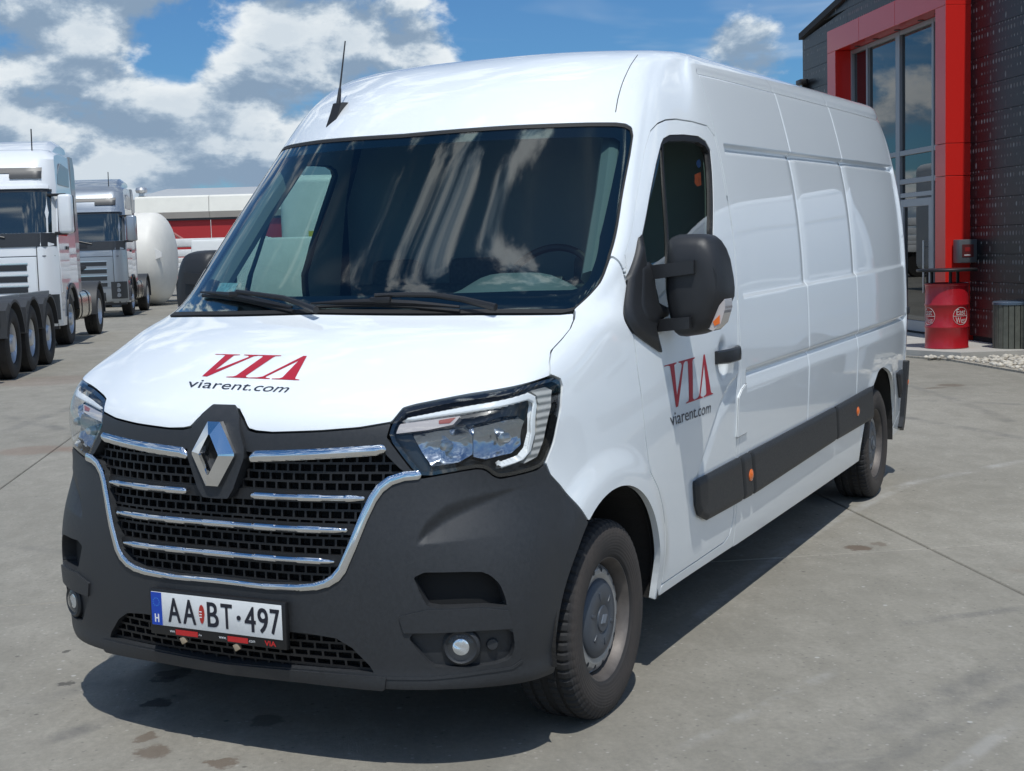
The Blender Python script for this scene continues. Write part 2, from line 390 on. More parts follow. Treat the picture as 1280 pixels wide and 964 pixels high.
# ray casting onto the plain surface gives (U, V) of a picture point or of a point in side or front view
_gu = np.linspace(0, ULEN[-1], 330); _gv = np.linspace(VLEN[0], VLEN[-1], 210)
_gp, _ = surf(_gu, _gv, rel=False); _ids = np.arange(len(_gv)*len(_gu)).reshape(len(_gv), len(_gu))
_q = np.stack([_ids[:-1, :-1], _ids[:-1, 1:], _ids[1:, 1:], _ids[1:, :-1]], -1).reshape(-1, 4)
_tri = np.concatenate([_q[:, [0, 1, 2]], _q[:, [0, 2, 3]]])
_pts = _gp.reshape(-1, 3); BV = BVHTree.FromPolygons([tuple(p) for p in _pts], [tuple(map(int, t)) for t in _tri])
_UVg = np.stack(np.meshgrid(_gu, _gv), -1).reshape(-1, 2)
def _hit(o, d):
    loc, nr, idx, dist = BV.ray_cast(Vector(o), Vector(d).normalized())
    if loc is None: return None
    a, b, c = (_pts[i] for i in _tri[idx]); v0, v1, v2 = b-a, c-a, np.array(loc)-a
    d00, d01, d11, d20, d21 = v0@v0, v0@v1, v1@v1, v2@v0, v2@v1; den = d00*d11-d01*d01
    w1, w2 = (d11*d20-d01*d21)/den, (d00*d21-d01*d20)/den
    t = _tri[idx]; return (1-w1-w2)*_UVg[t[0]]+w1*_UVg[t[1]]+w2*_UVg[t[2]], np.array(loc)
def pray(u, v): return _f+CR*((u-IW/2)/FPX)-CU*((v-IH/2)/FPX)
def px(*pts):
    r = []
    for u, v in pts:
        h = _hit(CP, pray(u, v))
        if h is None:
            d = pray(u, v); h = _hit((CP[0], -CP[1], CP[2]), (d[0], -d[1], d[2]))
        if h is None: print('px miss', u, v); continue
        r.append(tuple(h[0]))
    return r
def xz(*pts): return [tuple(_hit((x, 3, z), (0, -1, 0))[0]) for x, z in pts]
def yz(*pts): return [tuple(_hit((3, y, z), (-1, 0, 0))[0]) for y, z in pts]
def at(U, V, off=0.):
    p, n = surf(np.array([U]), np.array([V]), rel=False); return p[0, 0]+n[0, 0]*off, n[0, 0]
def P3(uv, off=0.): return at(uv[0], uv[1], off)[0]
# 2D signed fields over (U, V): negative inside
def poly(pts, rnd=0):
    pts = [np.array(p, float) for p in pts]
    for _ in range(rnd):
        q = []
        for a, b in zip(pts, pts[1:]+pts[:1]): q += [a*.8+b*.2, a*.2+b*.8]
        pts = q
    A = np.array(pts); B = np.roll(A, -1, 0)
    def f(X, Y):
        s = X.shape; out = np.full(X.size, .08); X = X.ravel(); Y = Y.ravel(); b = f.bb
        near = (X > b[0]-.08) & (X < b[1]+.08) & (Y > b[2]-.08) & (Y < b[3]+.08)
        X = X[near]; Y = Y[near]; d2 = np.full(X.shape, 1e9); ins = np.zeros(X.shape, bool)
        for (ax, ay), (bx, by) in zip(A, B):
            ex, ey = bx-ax, by-ay; wx, wy = X-ax, Y-ay
            t = np.clip((wx*ex+wy*ey)/max(ex*ex+ey*ey, 1e-15), 0, 1)
            d2 = np.minimum(d2, (wx-t*ex)**2+(wy-t*ey)**2)
            c = ((ay > Y) != (by > Y))
            with np.errstate(divide='ignore', invalid='ignore'): ins ^= c & (X < ex*(Y-ay)/(ey if abs(ey) > 1e-12 else 1e-12)+ax)
        out[near] = np.sqrt(d2)*np.where(ins, -1, 1); return out.reshape(s)
    f.bb = (A[:, 0].min(), A[:, 0].max(), A[:, 1].min(), A[:, 1].max()); f.pts = A
    return f
def line(pts, w):
    A = [np.array(p, float) for p in pts]
    def f(X, Y):
        d2 = np.full(X.shape, 1e9)
        for a, b in zip(A, A[1:]):
            e = b-a; t = np.clip(((X-a[0])*e[0]+(Y-a[1])*e[1])/max(e@e, 1e-15), 0, 1)
            d2 = np.minimum(d2, (X-a[0]-t*e[0])**2+(Y-a[1]-t*e[1])**2)
        return np.sqrt(d2)-w
    A_ = np.array(A); f.bb = (A_[:, 0].min()-w, A_[:, 0].max()+w, A_[:, 1].min()-w, A_[:, 1].max()+w); return f
def cut(f, *subs, gap=.0):
    def g(X, Y):
        r = f(X, Y)+gap
        for s in subs: r = np.maximum(r, gap-s(X, Y))
        return r
    g.bb = f.bb; return g
def grow(f, d):
    g = lambda X, Y: f(X, Y)-d
    g.bb = (f.bb[0]-d, f.bb[1]+d, f.bb[2]-d, f.bb[3]+d); return g
def patch_data(f, res, off=0., thick=.012, bb=None, pad=.01, extra=None, rel=True):
    bb = bb or f.bb
    U = np.arange(max(bb[0]-pad, 0), min(bb[1]+pad, ULEN[-1])+res, res); V = np.arange(max(bb[2]-pad, VLEN[0]), min(bb[3]+pad, VLEN[-1])+res, res)
    U = np.clip(U, 0, ULEN[-1]); V = np.clip(V, VLEN[0], VLEN[-1])
    if U[-1] == U[-2]: U = U[:-1]
    if V[-1] == V[-2]: V = V[:-1]
    p, n = surf(U, V, rel=rel)
    X, Y = np.meshgrid(U, V); F = f(X, Y).ravel()
    if extra is not None: p = p+n*extra(X, Y, p)[..., None]; 
    if extra is not None:
        m = np.cross(np.gradient(p, axis=1), np.gradient(p, axis=0)); n = m/np.maximum(np.linalg.norm(m, axis=2, keepdims=True), 1e-12)
    return cutgrid(p+n*off, n, F, thick)
def cutgrid(p, n, F, thick):
    ids = np.arange(p.shape[0]*p.shape[1]).reshape(p.shape[:2]); p = p.reshape(-1, 3); n = n.reshape(-1, 3); F = F.ravel()
    q = np.stack([ids[:-1, :-1], ids[:-1, 1:], ids[1:, 1:], ids[1:, :-1]], -1).reshape(-1, 4)
    ins = F < 0; cnt = ins[q].sum(1)
    verts = list(p); norms = list(n); faces = [tuple(x) for x in q[cnt == 4]]
    cache = {}; segs = []
    def mid(a, b):
        k = (a, b) if a < b else (b, a)
        if k not in cache:
            t = F[k[0]]/(F[k[0]]-F[k[1]]); cache[k] = len(verts)
            verts.append(p[k[0]]*(1-t)+p[k[1]]*t); m = n[k[0]]*(1-t)+n[k[1]]*t; norms.append(m/max(np.linalg.norm(m), 1e-12))
        return cache[k]
    for qq in q[(cnt > 0) & (cnt < 4)]:
        for tr in ((qq[0], qq[1], qq[2]), (qq[0], qq[2], qq[3])):
            out = []; cr = []
            for a, b in ((tr[0], tr[1]), (tr[1], tr[2]), (tr[2], tr[0])):
                if ins[a]: out.append(a)
                if ins[a] != ins[b]: m = mid(a, b); out.append(m); cr.append((m, ins[a]))
            if len(out) >= 3: faces.append(tuple(out))
            if len(cr) == 2: segs.append((cr[0][0], cr[1][0]) if cr[0][1] else (cr[1][0], cr[0][0]))
    used = sorted({i for fc in faces for i in fc}); mp = {i: k for k, i in enumerate(used)}
    V_ = [verts[i] for i in used]; N_ = [norms[i] for i in used]; Fc = [tuple(mp[i] for i in fc) for fc in faces]
    if thick:
        bverts = {}
        for a, b in segs:
            if a not in mp or b not in mp: continue
            A, B = verts[a], verts[b]; e = B-A
            if np.linalg.norm(e) < 1e-7: continue
            for i in (a, b): bverts.setdefault(i, []).append(np.cross(e, norms[i]))
        idx = {}
        for i, ws in bverts.items():
            w = sum(x/max(np.linalg.norm(x), 1e-12) for x in ws); w = w/max(np.linalg.norm(w), 1e-12)
            idx[i] = (len(V_), len(V_)+1); V_ += [verts[i], verts[i]-norms[i]*thick]; N_ += [w, w]
        for a, b in segs:
            if a in idx and b in idx: Fc.append((idx[a][0], idx[a][1], idx[b][1], idx[b][0]))
    return np.array(V_), np.array(N_), Fc
MIR = np.array([1, -1, 1.])
def crown(f, w, h):
    """rounded cross-section over a strip of half width w"""
    def g(X, Y, p): t = np.clip(-f(X, Y)/w, 0, 1); return h*np.sqrt(1-(1-t)**2)-h
    return g
def patch(name, f, res, mt, parent, off=0., thick=.012, both='two', label=None, **k):
    """cut a panel out of the body surface; both: 'two' = left and right objects, 'join' = one object over the centre line, 'left'/'right'"""
    V_, N_, Fc = patch_data(f, res, off, thick, **k)
    res_ = []
    Fm = [fc[::-1] for fc in Fc]
    if both == 'join':
        n = len(V_); o = mesh_obj(name, np.concatenate([V_, V_*MIR]), Fc+[tuple(i+n for i in fc) for fc in Fm], mt, parent, np.concatenate([N_, N_*MIR])); res_ = [o]
    else:
        if both in ('two', 'left'): res_.append(mesh_obj(name, V_, Fc, mt, parent, N_))
        if both in ('two', 'right'): res_.append(mesh_obj(name, V_*MIR, Fm, mt, parent, N_*MIR))
    for o in res_:
        if label: o['label'] = label
    return res_ if both == 'two' else res_[0]
# ------------------------------------------------------------------ the van, panel by panel
VAN = empty('delivery_van', (0, 0, 0), label='white high-roof delivery van with dark grey bumper and red VIA lettering', cat='van')
def zm(x0, y0, s): return lambda *pts: [(x0+x/s, y0+y/s) for x, y in pts]
def ctr(pts, first=True, last=True):
    """run an outline past the centre line"""
    pts = list(pts)
    if first: pts[0] = (-.03, pts[0][1])
    if last: pts[-1] = (-.03, pts[-1][1])
    return pts
lampPX = [(484.6, 546.7), (490.5, 528), (504, 510.5), (520, 506), (587, 493), (690.7, 470), (700.5, 474.4), (703.4, 483), (701.4, 510.5), (692.7, 551.6), (682, 579), (673, 586.7), (626, 598), (618, 595.5), (606.7, 586.7), (593, 585.7), (525.7, 597.5), (513, 584.8)]
LAMP = poly(px(*lampPX), 1)
wsB = yz((0.004, 1.415))[0]; wsT = yz((0.004, 2.07))[0]
WS = poly(ctr([wsB]+px((520, 391.5), (600, 391), (660, 391), (702, 391), (716, 388), (735, 371), (750, 354), (758, 335), (763, 318), (777, 250), (788, 193), (791.5, 170), (789.5, 160), (782, 155.5), (770, 154), (740, 154), (640, 157.5))+[wsT]))
HOODF = yz((.004, 1.135))[0]; HOODK = yz((.055, 1.135), (.088, 1.108), (.115, 1.078), (.145, 1.072))
HOOD = poly(ctr([HOODF]+HOODK+px((340, 541), (400, 539), (450, 535), (490.5, 528), (504, 510.5), (520, 506), (587, 493), (688.5, 470), (687, 452), (689, 438), (702, 424.5), (713, 411), (717.5, 400), (718, 391), (702, 392.5), (660, 393), (600, 393), (520, 393.5))+[(wsB[0], wsB[1]-.004)]))
def arc(cx, cz, a, b, t0, t1, n=24): return [(cx+a*math.cos(math.radians(t)), cz+b*math.sin(math.radians(t))) for t in np.linspace(t0, t1, n)]
ARCHF = poly([(-.0+u, v) for u, v in xz(*arc(-.015, .36, .432, .435, -5, 185, 40), (-.445, .15), (.40, .15))])
ARCHR = poly(xz(*arc(WB+.0, .36, .50, .45, -5, 185, 40), (WB-.5, .15), (WB+.49, .15)))
BUMPB = px((300, 843), (380, 851), (480, 861.5), (560, 861), (620, 857), (660, 851), (690, 841), (700, 834))
bseam = px((682, 579), (688, 594), (700, 607), (718, 631), (731, 651))
BUMP = poly(ctr([HOODF]+[(a, b-.002) for a, b in HOODK]+px((340, 541), (400, 539), (450, 535), (490.5, 528), (484.6, 546.7), (513, 584.8), (525.7, 597.5), (593, 585.7), (606.7, 586.7), (626, 598), (673, 586.7))+bseam+xz((.20, .60), (.28, .40), (.33, .27))+BUMPB[::-1]+[(0, BUMPB[0][1]-.004)]))
dseam = px((784, 357), (792, 418), (795, 442), (802, 496), (807, 547), (812, 590), (822, 611), (827, 633), (829.5, 655), (827, 731))
DOOR = poly(dseam+px((870, 702), (905, 678), (912, 668), (917, 646), (919, 600), (921, 500), (922.5, 420), (921, 360), (917, 300), (907, 240), (899, 197), (893, 170), (884, 157.5), (865, 152), (845, 149), (832, 150), (822, 154.5), (813, 164), (806, 187), (795.5, 250), (781, 318)))
WIN = poly(px((826, 181), (829, 174), (837, 169.5), (855, 169), (873, 171), (882, 177), (888, 188), (890.5, 215), (891.5, 290), (891, 330))+xz((-1.19, 1.31), (-.44, 1.315), (-.40, 1.36))+px((792, 343), (801, 300), (812, 245), (820, 205)))
FEND = poly(px((718, 391), (717.5, 400), (713, 411), (702, 424.5), (689, 438), (687, 452), (688.5, 470), (690.7, 470), (700.5, 474.4), (703.4, 483), (701.4, 510.5), (692.7, 551.6))+bseam+xz((.1, .5), (-.40, .24), (-.46, .24))+dseam[::-1]+px((763, 320), (758, 335), (750, 354), (735, 371), (716, 388)))
SIDE = poly(xz((-1.395, .26), (-1.395, 1.0), (-1.395, 1.6), (-1.395, 2.0), (-1.395, 2.329), (-3., 2.329*RAKE(-3.)), (-5.10, 2.329*RAKE(-5.1)), (-5.11, 1.0), (-5.11, .45), (-4.83, .36), (-3.7, .26)))
G = .0034
hood = patch('hood', cut(HOOD, LAMP, WS, gap=G), .012, WHITE, VAN, both='join', thick=.024)
# body shell: everything that is not a separate panel
everything = lambda X, Y: np.maximum(np.maximum(VSILL-Y, -1e9*np.ones_like(X)), -1.)
VSILL = xz((-2, .298))[0][1]
def sillcut(f):
    g = lambda X, Y: np.maximum(f(X, Y), VSILL-Y); g.bb = f.bb; return g
everything.bb = (0, ULEN[-1], VSILL-.02, VLEN[-1])
LOWF = poly([(-.05, .1), (xz((-.30, .5))[0][0], .1), (xz((-.30, .5))[0][0], VSILL+.012), (-.05, VSILL+.3)])
body = patch('body_shell', cut(everything, LAMP, WS, HOOD, ARCHF, ARCHR, BUMP, DOOR, FEND, SIDE, gap=G), .016, WHITE, VAN, both='join', thick=.024, pad=0)
for o in patch('side_panel', sillcut(cut(SIDE, ARCHR, gap=G*.4)), .008, WHITE, VAN, thick=.02): pass
fend = patch('fender', sillcut(cut(FEND, LAMP, WS, ARCHF, BUMP, DOOR, HOOD, gap=G)), .010, WHITE, VAN, thick=.024)
door = patch('front_door', cut(DOOR, WIN, WS, ARCHF, gap=G), .008, WHITE, VAN, thick=.024)
# dark inner skin seen through the gaps
inner = lambda X, Y: np.maximum.reduce([VSILL+.03-Y, -.012-WS(X, Y), .0-LAMP(X, Y), -.01-WIN(X, Y), -.0-ARCHF(X, Y), -ARCHR(X, Y), -BUMP(X, Y), Y-VLEN[-1]+.3])
inner.bb = everything.bb
patch('inner_skin', inner, .03, DARK, VAN, both='join', off=-.026, thick=0, pad=0, rel=False)
# pale lining of the cab
uB = xz((-1.372, 1.6))[0][0]; vC = xz((-1.3, 1.30))[0][1]
liner = lambda X, Y: np.maximum.reduce([X-uB, vC-Y, -.012-WS(X, Y), -.012-WIN(X, Y), Y-VLEN[-1]+.02])
liner.bb = (0, uB, vC, VLEN[-1])
patch('cab_lining', liner, .03, mat('headliner_grey', (.42, .43, .42), .9), VAN, both='join', off=-.034, thick=0, pad=0, rel=False)
# ---- glazing
wsin = poly(ctr([px((400, 369))[0]]+px((500, 367), (600, 364), (660, 362), (715, 361), (728, 357.5), (736, 349), (741, 335), (750, 295), (765, 232), (775, 186), (776, 176), (768, 171), (740, 170), (640, 173))+[px((503, 181))[0]]))
wind = patch('windscreen', cut(WS, gap=.004), .02, GLASS_F, VAN, both='join', off=-.003, thick=0)
patch('windscreen_border', cut(cut(WS, gap=.003), wsin), .008, FRIT, wind, both='join', off=-.006, thick=0)
patch('windscreen_seal', cut(WS, grow(WS, -.012)), .006, RUBBER, wind, both='join', off=-.001, thick=.01)
for s, o in zip(('left', 'right'), door):
    patch('window_glass', cut(WIN, gap=.012), .02, GLASS_S, o, both=s, off=-.012, thick=0)
    patch('window_seal', cut(WIN, grow(WIN, -.022)), .006, BLACK, o, both=s, off=-.002, thick=.02)
    patch('window_divider', cut(line(px((829.5, 176), (834, 250), (838, 330))+xz((-.66, 1.31)), .012), WIN) if 0 else line(px((830, 178), (834, 250), (837, 330))+xz((-.70, 1.315)), .011), .006, BLACK, o, both=s, off=-.006, thick=.015)
    patch('belt_seal', line(xz((-.42, 1.312), (-.8, 1.307), (-1.2, 1.305)), .012), .006, BLACK, o, both=s, off=.004, thick=.015)
# ---- bumper with its openings
z4 = zm(480, 680, 4.819)
INT = poly(px((514, 715.5), (600, 714), (613, 719), (625, 730), (632, 748), (634, 759), (600, 759), (536, 761), (528, 748)), 1)
FOG = poly(px((506, 792), (560, 790.5), (600, 789), (641, 786), (644, 809), (638, 824), (615, 831.5), (545, 834.5), (533, 827)), 1)
GRL = poly(ctr([yz((.004, 1.018))[0]]+px((330, 567), (400, 565), (478, 560), (484, 570), (500, 586), (512, 593.5), (490, 597), (468, 614), (452, 645), (437, 680), (423, 710), (406, 725), (383, 730.5), (330, 729))+[yz((.004, .602))[0]]))
LGR = poly(ctr([yz((.004, .452))[0]]+px((385, 792), (420, 798), (440, 810), (462, 832), (468, 841), (380, 836))+[yz((.004, .318))[0]]))
bump = patch('front_bumper', cut(cut(BUMP, ARCHF, LAMP, gap=G), INT, FOG, GRL, LGR), .006, GREYPL, VAN, both='join', thick=.055)
for s in ('left', 'right'):
    patch('intake_pocket', grow(INT, .02), .012, DARK, bump, both=s, off=-.05, thick=0)
    patch('fog_panel', grow(FOG, .003), .008, GREYPL, bump, both=s, off=-.022, thick=.02)
    shelf = poly(px((499, 771), (536, 762.5), (600, 760), (635.6, 763), (641, 785), (600, 787.5), (505, 791)))
    patch('intake_shelf', shelf, .006, GREYPL, bump, both=s, off=.007, thick=.05, label='ledge below the side intake')
lip = poly(ctr([yz((.004, .316))[0]]+px((380, 838), (470, 845), (484, 846), (482, 862), (380, 852))+[(0, BUMPB[0][1]-.004)]))
patch('lower_lip', lip, .008, GREYPL, bump, both='join', off=.006, thick=.03)
patch('bumper_crease', line(px((484, 847), (540, 847), (600, 840), (640, 834), (652, 826)), .004), .005, GREYPL, bump, both='left', off=.003, thick=.01)
# grille: brick-like mesh with real depth, bars and surround in chrome
def brick(u0, v0, w, h, t):
    def f(X, Y):
        r = (Y-v0)/h; k = np.floor(r); fy = np.abs(r-k-.5)*h; dy = h/2-fy
        c = X/w+np.where(k % 2 == 0, 0, .5); fx = np.abs(c-np.floor(c)-.5)*w; dx = w/2-fx
        return np.minimum(dy, dx)-t
    return f
vg0 = yz((.1, .604))[0][1]; vg1 = yz((.1, 1.006))[0][1]; HB = (vg1-vg0)/14
bf = brick(0, vg0, .0425, HB, .0036)
gf = lambda X, Y: np.maximum(GRL(X, Y)-.004, bf(X, Y)); gf.bb = GRL.bb
patch('grille_mesh', gf, .0025, BLACK, bump, both='join', off=-.022, thick=.022)
patch('grille_backing', grow(GRL, .01), .02, DARK, bump, both='join', off=-.06, thick=0)
vb = [yz((.1, z))[0][1] for z in (.872, .775, .678)]
# plastic webs that carry the chrome bars
ends = [px((455, 611))[0][0], px((433, 660))[0][0], px((417, 701))[0][0]]
for k, (v, ue) in enumerate(zip(vb, ends)):
    u0 = .13 if k == 0 else -.02
    patch('grille_web', line([(-.02, v+.002), (ue+.012, v+.002)], .017), .005, BLACK, bump, both='join', off=-.014, thick=.03)
    def bar(X, Y, v=v, u0=u0, ue=ue):
        w = .0058+.0016*sstep(np.sin(X*2*math.pi/.16+.8), -.15, .15)-.004*sstep(X, ue-.05, ue)
        return np.maximum.reduce([np.abs(Y-v)-w, u0-X, X-ue])
    bar.bb = (0, ue, v-.02, v+.02)
    if k == 0: patch('chrome_bar', bar, .003, CHROME, bump, both='two', off=.004, thick=.016, extra=crown(bar, .007, .006))
    else: patch('chrome_bar', bar, .003, CHROME, bump, both='join', off=.004, thick=.016, extra=crown(bar, .007, .006))
CST = poly(px((313, 571), (318, 566), (400, 563.5), (478, 558.5), (481, 563), (470, 567), (400, 571.5), (312, 575)))
patch('chrome_strip', CST, .003, CHROME, bump, off=.010, thick=.02, extra=crown(CST, .011, .008))
UF = px((521, 594), (505, 595.5), (488, 601), (475, 611), (466, 624), (455, 647), (441, 682), (428, 712), (420, 722), (409, 729), (395, 733), (375, 734.5), (330, 733))+[yz((.004, .592))[0]]
UF[-1] = (-.02, UF[-1][1])
uw = np.interp(np.arange(len(UF)), [0, 3, 7, 10, 13], [.0095, .0095, .0095, .006, .0035])
def uframe(X, Y):
    r = np.full(X.shape, 9.)
    for (a, b), w in zip(zip(UF, UF[1:]), uw): r = np.minimum(r, line([a, b], w)(X, Y))
    return r
_ua = np.array(UF); uframe.bb = (0, _ua[:, 0].max()+.02, _ua[:, 1].min()-.02, _ua[:, 1].max()+.02)
patch('grille_surround', uframe, .003, CHROME, bump, both='join', off=.009, thick=.012, extra=crown(uframe, .006, .004))
vl0 = yz((.1, .318))[0][1]; bl = brick(0, vl0-.006, .052, .0262, .0038)
lf = lambda X, Y: np.maximum(LGR(X, Y)-.004, bl(X, Y)); lf.bb = LGR.bb
patch('lower_grille_mesh', lf, .003, BLACK, bump, both='join', off=-.02, thick=.02)
patch('lower_grille_backing', grow(LGR, .01), .02, DARK, bump, both='join', off=-.055, thick=0)
# emblem carrier and emblem
ec = P3(yz((.004, 1.0))[0])
CARR = poly(ctr([yz((.004, 1.141))[0]]+yz((.045, 1.141), (.075, 1.112), (.112, 1.02), (.112, .985), (.072, .89), (.05, .858), (.004, .855))))
patch('emblem_carrier', CARR, .006, GREYPL, bump, both='join', off=.012, thick=.05)
def emblem():
    bm = bmesh.new()
    out = [(0.024, .101), (.084, .004), (.084, -.004), (.024, -.101), (-.024, -.101), (-.084, -.004), (-.084, .004), (-.024, .101)]
    mid = [(.003, .063), (.038, .002), (.038, -.002), (.003, -.063), (-.003, -.063), (-.038, -.002), (-.038, .002), (-.003, .063)]
    inn = [(0.002, .054), (.031, .001), (.031, -.001), (.002, -.054), (-.002, -.054), (-.031, -.001), (-.031, .001), (-.002, .054)]
    lv = [[bm.verts.new((ec[0]+x-.06*max(0, 0)*0+(-.13*b), a, ec[2]+b)) for a, b in L] for L, x in ((out, .006), (out, .024), (mid, .046), (inn, .026), (inn, .006))]
    for A, B in zip(lv, lv[1:]):
        for i in range(8): bm.faces.new((A[i], A[(i+1) % 8], B[(i+1) % 8], B[i]))
    return bm
bm_obj('emblem', emblem(), CHROME, bump, None, bevel=.0015, seg=1)
mb = MB()
mb.prism([(-.03, ec[2]), (0, ec[2]-.058), (.03, ec[2]), (0, ec[2]+.058)], 'x', ec[0]+.008, ec[0]+.014)
mb.obj('emblem_inset', DARK, bump)
# ---- number plate
pc = np.array([.862, 0, .486])
plate = empty('number_plate', tuple(pc)); plate.parent = VAN
tilt = Matrix.Rotation(math.radians(-2), 4, 'Y')
mb = MB(); mb.box((.008, 0, -.012), (.022, .545, .152)); mb.obj('plate_holder', BLACK, plate, bevel=.005)
mb = MB(); mb.box((.0205, 0, .0), (.003, .520, .110)); mb.obj('plate_sheet', mat('plate_white', (.72, .73, .72), .35, var=.06, vscale=18), plate, bevel=.001)
mb = MB(); mb.box((.0225, -.238, .0), (.0014, .043, .108)); mb.obj('country_band', mat('plate_blue', (.01, .06, .42), .35), plate)
def text_mesh(txt):
    c = bpy.data.curves.new('t', 'FONT'); c.body = txt; c.resolution_u = 4
    o = bpy.data.objects.new('t', c); COL.objects.link(o); dg = bpy.context.evaluated_depsgraph_get(); dg.update()
    me = bpy.data.meshes.new_from_object(o.evaluated_get(dg))
    V = np.array([v.co[:2] for v in me.vertices]); F = [tuple(p.vertices) for p in me.polygons]
    bpy.data.objects.remove(o); bpy.data.meshes.remove(me); return V, F
def text_box(name, txt, x, y0, y1, z0, z1, mt, parent, sgn=1, bold=0.):
    """flat lettering in the plane of the plate, reading along +y"""
    V, F = text_mesh(txt); lo, hi = V.min(0), V.max(0); W = (V-lo)/(hi-lo)
    vs = []; fs = []
    for dy in ([0] if not bold else [-bold, 0, bold]):
        for dz in ([0] if not bold else [-bold*.6, bold*.6]):
            n = len(vs); vs += [(x+.00003*n/len(W), y0+w[0]*(y1-y0)+dy, z0+w[1]*(z1-z0)+dz) for w in W]; fs += [tuple(i+n for i in f) for f in F]
    return mesh_obj(name, vs, fs, mt, parent)
PI_ = mat('plate_ink', (.012, .014, .025), .4)
for k, (ch, a, b) in enumerate((('A', -.190, -.140), ('A', -.128, -.078), ('B', -.029, .014), ('T', .026, .069), ('4', .119, .160), ('9', .170, .208), ('7', .218, .252))):
    text_box('character', ch, .0232, a, b, -.039, .040, PI_, plate, bold=.0015)
mb = MB(); mb.lathe([(.008, .0226), (.008, .024)], 'x', (0, .095, .0), 14); mb.obj('plate_dot', PI_, plate)
text_box('country_letter', 'H', .0236, -.246, -.230, -.044, -.018, mat('plate_letter_white', (.8, .8, .8), .4), plate, bold=.0012)
mb = MB()
for k in range(12):
    t = math.radians(30*k); mb.box((.0236, -.238+.013*math.cos(t), .022+.013*math.sin(t)), (.0006, .0035, .0035))
mb.obj('star_ring', mat('plate_star', (.05, .2, .6), .4), plate)['kind'] = 'stuff'
shield = [(-.066+.0, .030), (-.058, .022), (-.043, .022), (-.041, -.012), (-.047, -.026), (-.0525, -.030), (-.058, -.026), (-.064, -.012), (-.062, .022), (-.060, .028), (-.0525, .034)]
shield = [(-.0525+.0115*math.cos(t)*(1 if math.sin(t) > -.3 else .85), -.002+.031*math.sin(t)) for t in np.linspace(0, 2*math.pi, 18, endpoint=False)]
mb = MB(); mb.prism(shield, 'x', .0228, .0238); sh = mb.obj('coat_of_arms', mat('arms_red', (.42, .03, .02), .4), plate)
mb = MB()
for dz in (-.012, -.003, .006): mb.box((.0241, -.0565, dz), (.0006, .009, .0035))
mb.obj('arms_stripe', mat('plate_letter_white'), plate)['kind'] = 'stuff'
for k, (a, b) in enumerate(((-.165, -.075), (.045, .125), (.190, .235))):
    if k < 2: mb = MB(); mb.box((.0205, (a+b)/2, -.072), (.0012, b-a, .017)); mb.obj('dealer_strip', mat('dealer_red', (.5, .02, .02), .4), plate)
text_box('dealer_name', 'VIA', .0202, .190, .232, -.079, -.063, mat('dealer_red'), plate, bold=.0008)
text_box('dealer_web', 'www.', .0202, -.19, -.168, -.075, -.068, mat('plate_letter_white'), plate)
text_box('dealer_web', 'www.', .0202, .01, .04, -.075, -.068, mat('plate_letter_white'), plate)
text_box('dealer_web', '.hu', .0202, -.073, -.06, -.075, -.068, mat('plate_letter_white'), plate)
text_box('dealer_web', '.com', .0202, .127, .152, -.075, -.068, mat('plate_letter_white'), plate)
for y in (-.14, .075):
    mb = MB(); mb.box((.012, y, -.098), (.012, .022, .022), Matrix.Rotation(.5, 4, 'X')); mb.obj('plate_clip', mat('clip_brass', (.45, .36, .25), .5, metal=.4), plate, bevel=.002)
# ---- headlamps
z3 = zm(470, 450, 5.12)
DRL = poly(px(*z3((155, 385), (195, 355), (620, 270), (985, 195), (1040, 225), (1052, 290), (1040, 470), (1010, 590), (960, 650), (810, 705), (770, 678), (930, 635), (975, 590), (1000, 470), (1015, 280), (985, 265), (640, 325), (240, 388))))
GREYR = poly(px(*z3((1000, 192), (1100, 170), (1145, 190), (1140, 300), (1090, 520), (1050, 620), (960, 668), (985, 625), (1025, 560), (1050, 420), (1060, 280), (1045, 222))))
IND = poly(px(*z3((125, 470), (150, 405), (540, 350), (490, 410), (330, 445))))
REF1 = poly(px(*z3((245, 500), (390, 470), (545, 455), (600, 500), (605, 600), (520, 640), (360, 660), (300, 590))))
REF2 = poly(px(*z3((640, 450), (860, 405), (970, 395), (960, 540), (900, 590), (720, 625), (640, 610))))
rib = mat('lamp_rib', (.38, .38, .37), .35)
def _rb(t, p, tc):
    w = t.n('ShaderNodeTexWave', wave_type='BANDS', bands_direction='Z', ins={'Vector': tc, 'Scale': 14., 'Distortion': .3})
    t.nt.links.new(t.n('ShaderNodeBump', ins={'Strength': .9, 'Distance': .004, 'Height': w.outputs[0]}).outputs[0], p.inputs['Normal'])
rib = mat('lamp_ribbed', (.50, .49, .46), .3, build=_rb)
LGUIDE = mat('light_guide', (.86, .88, .88), .12, coat=1.)
def _rf(t, p, tc):
    n = t.noise(tc, 22, 1, .4, .4).outputs[0]
    t.nt.links.new(t.n('ShaderNodeBump', ins={'Strength': .8, 'Distance': .014, 'Height': n}).outputs[0], p.inputs['Normal'])
REFL = mat('lamp_reflector', (.42, .46, .52), .16, metal=1., build=_rf)
BEZ = mat('lamp_bezel', (.03, .033, .036), .35, coat=.4)
lamps = patch('headlight', cut(LAMP, gap=.003), .008, LENS, VAN, off=-.002, thick=0, label='clear lens with dark surround, light-guide bracket and chrome reflectors')
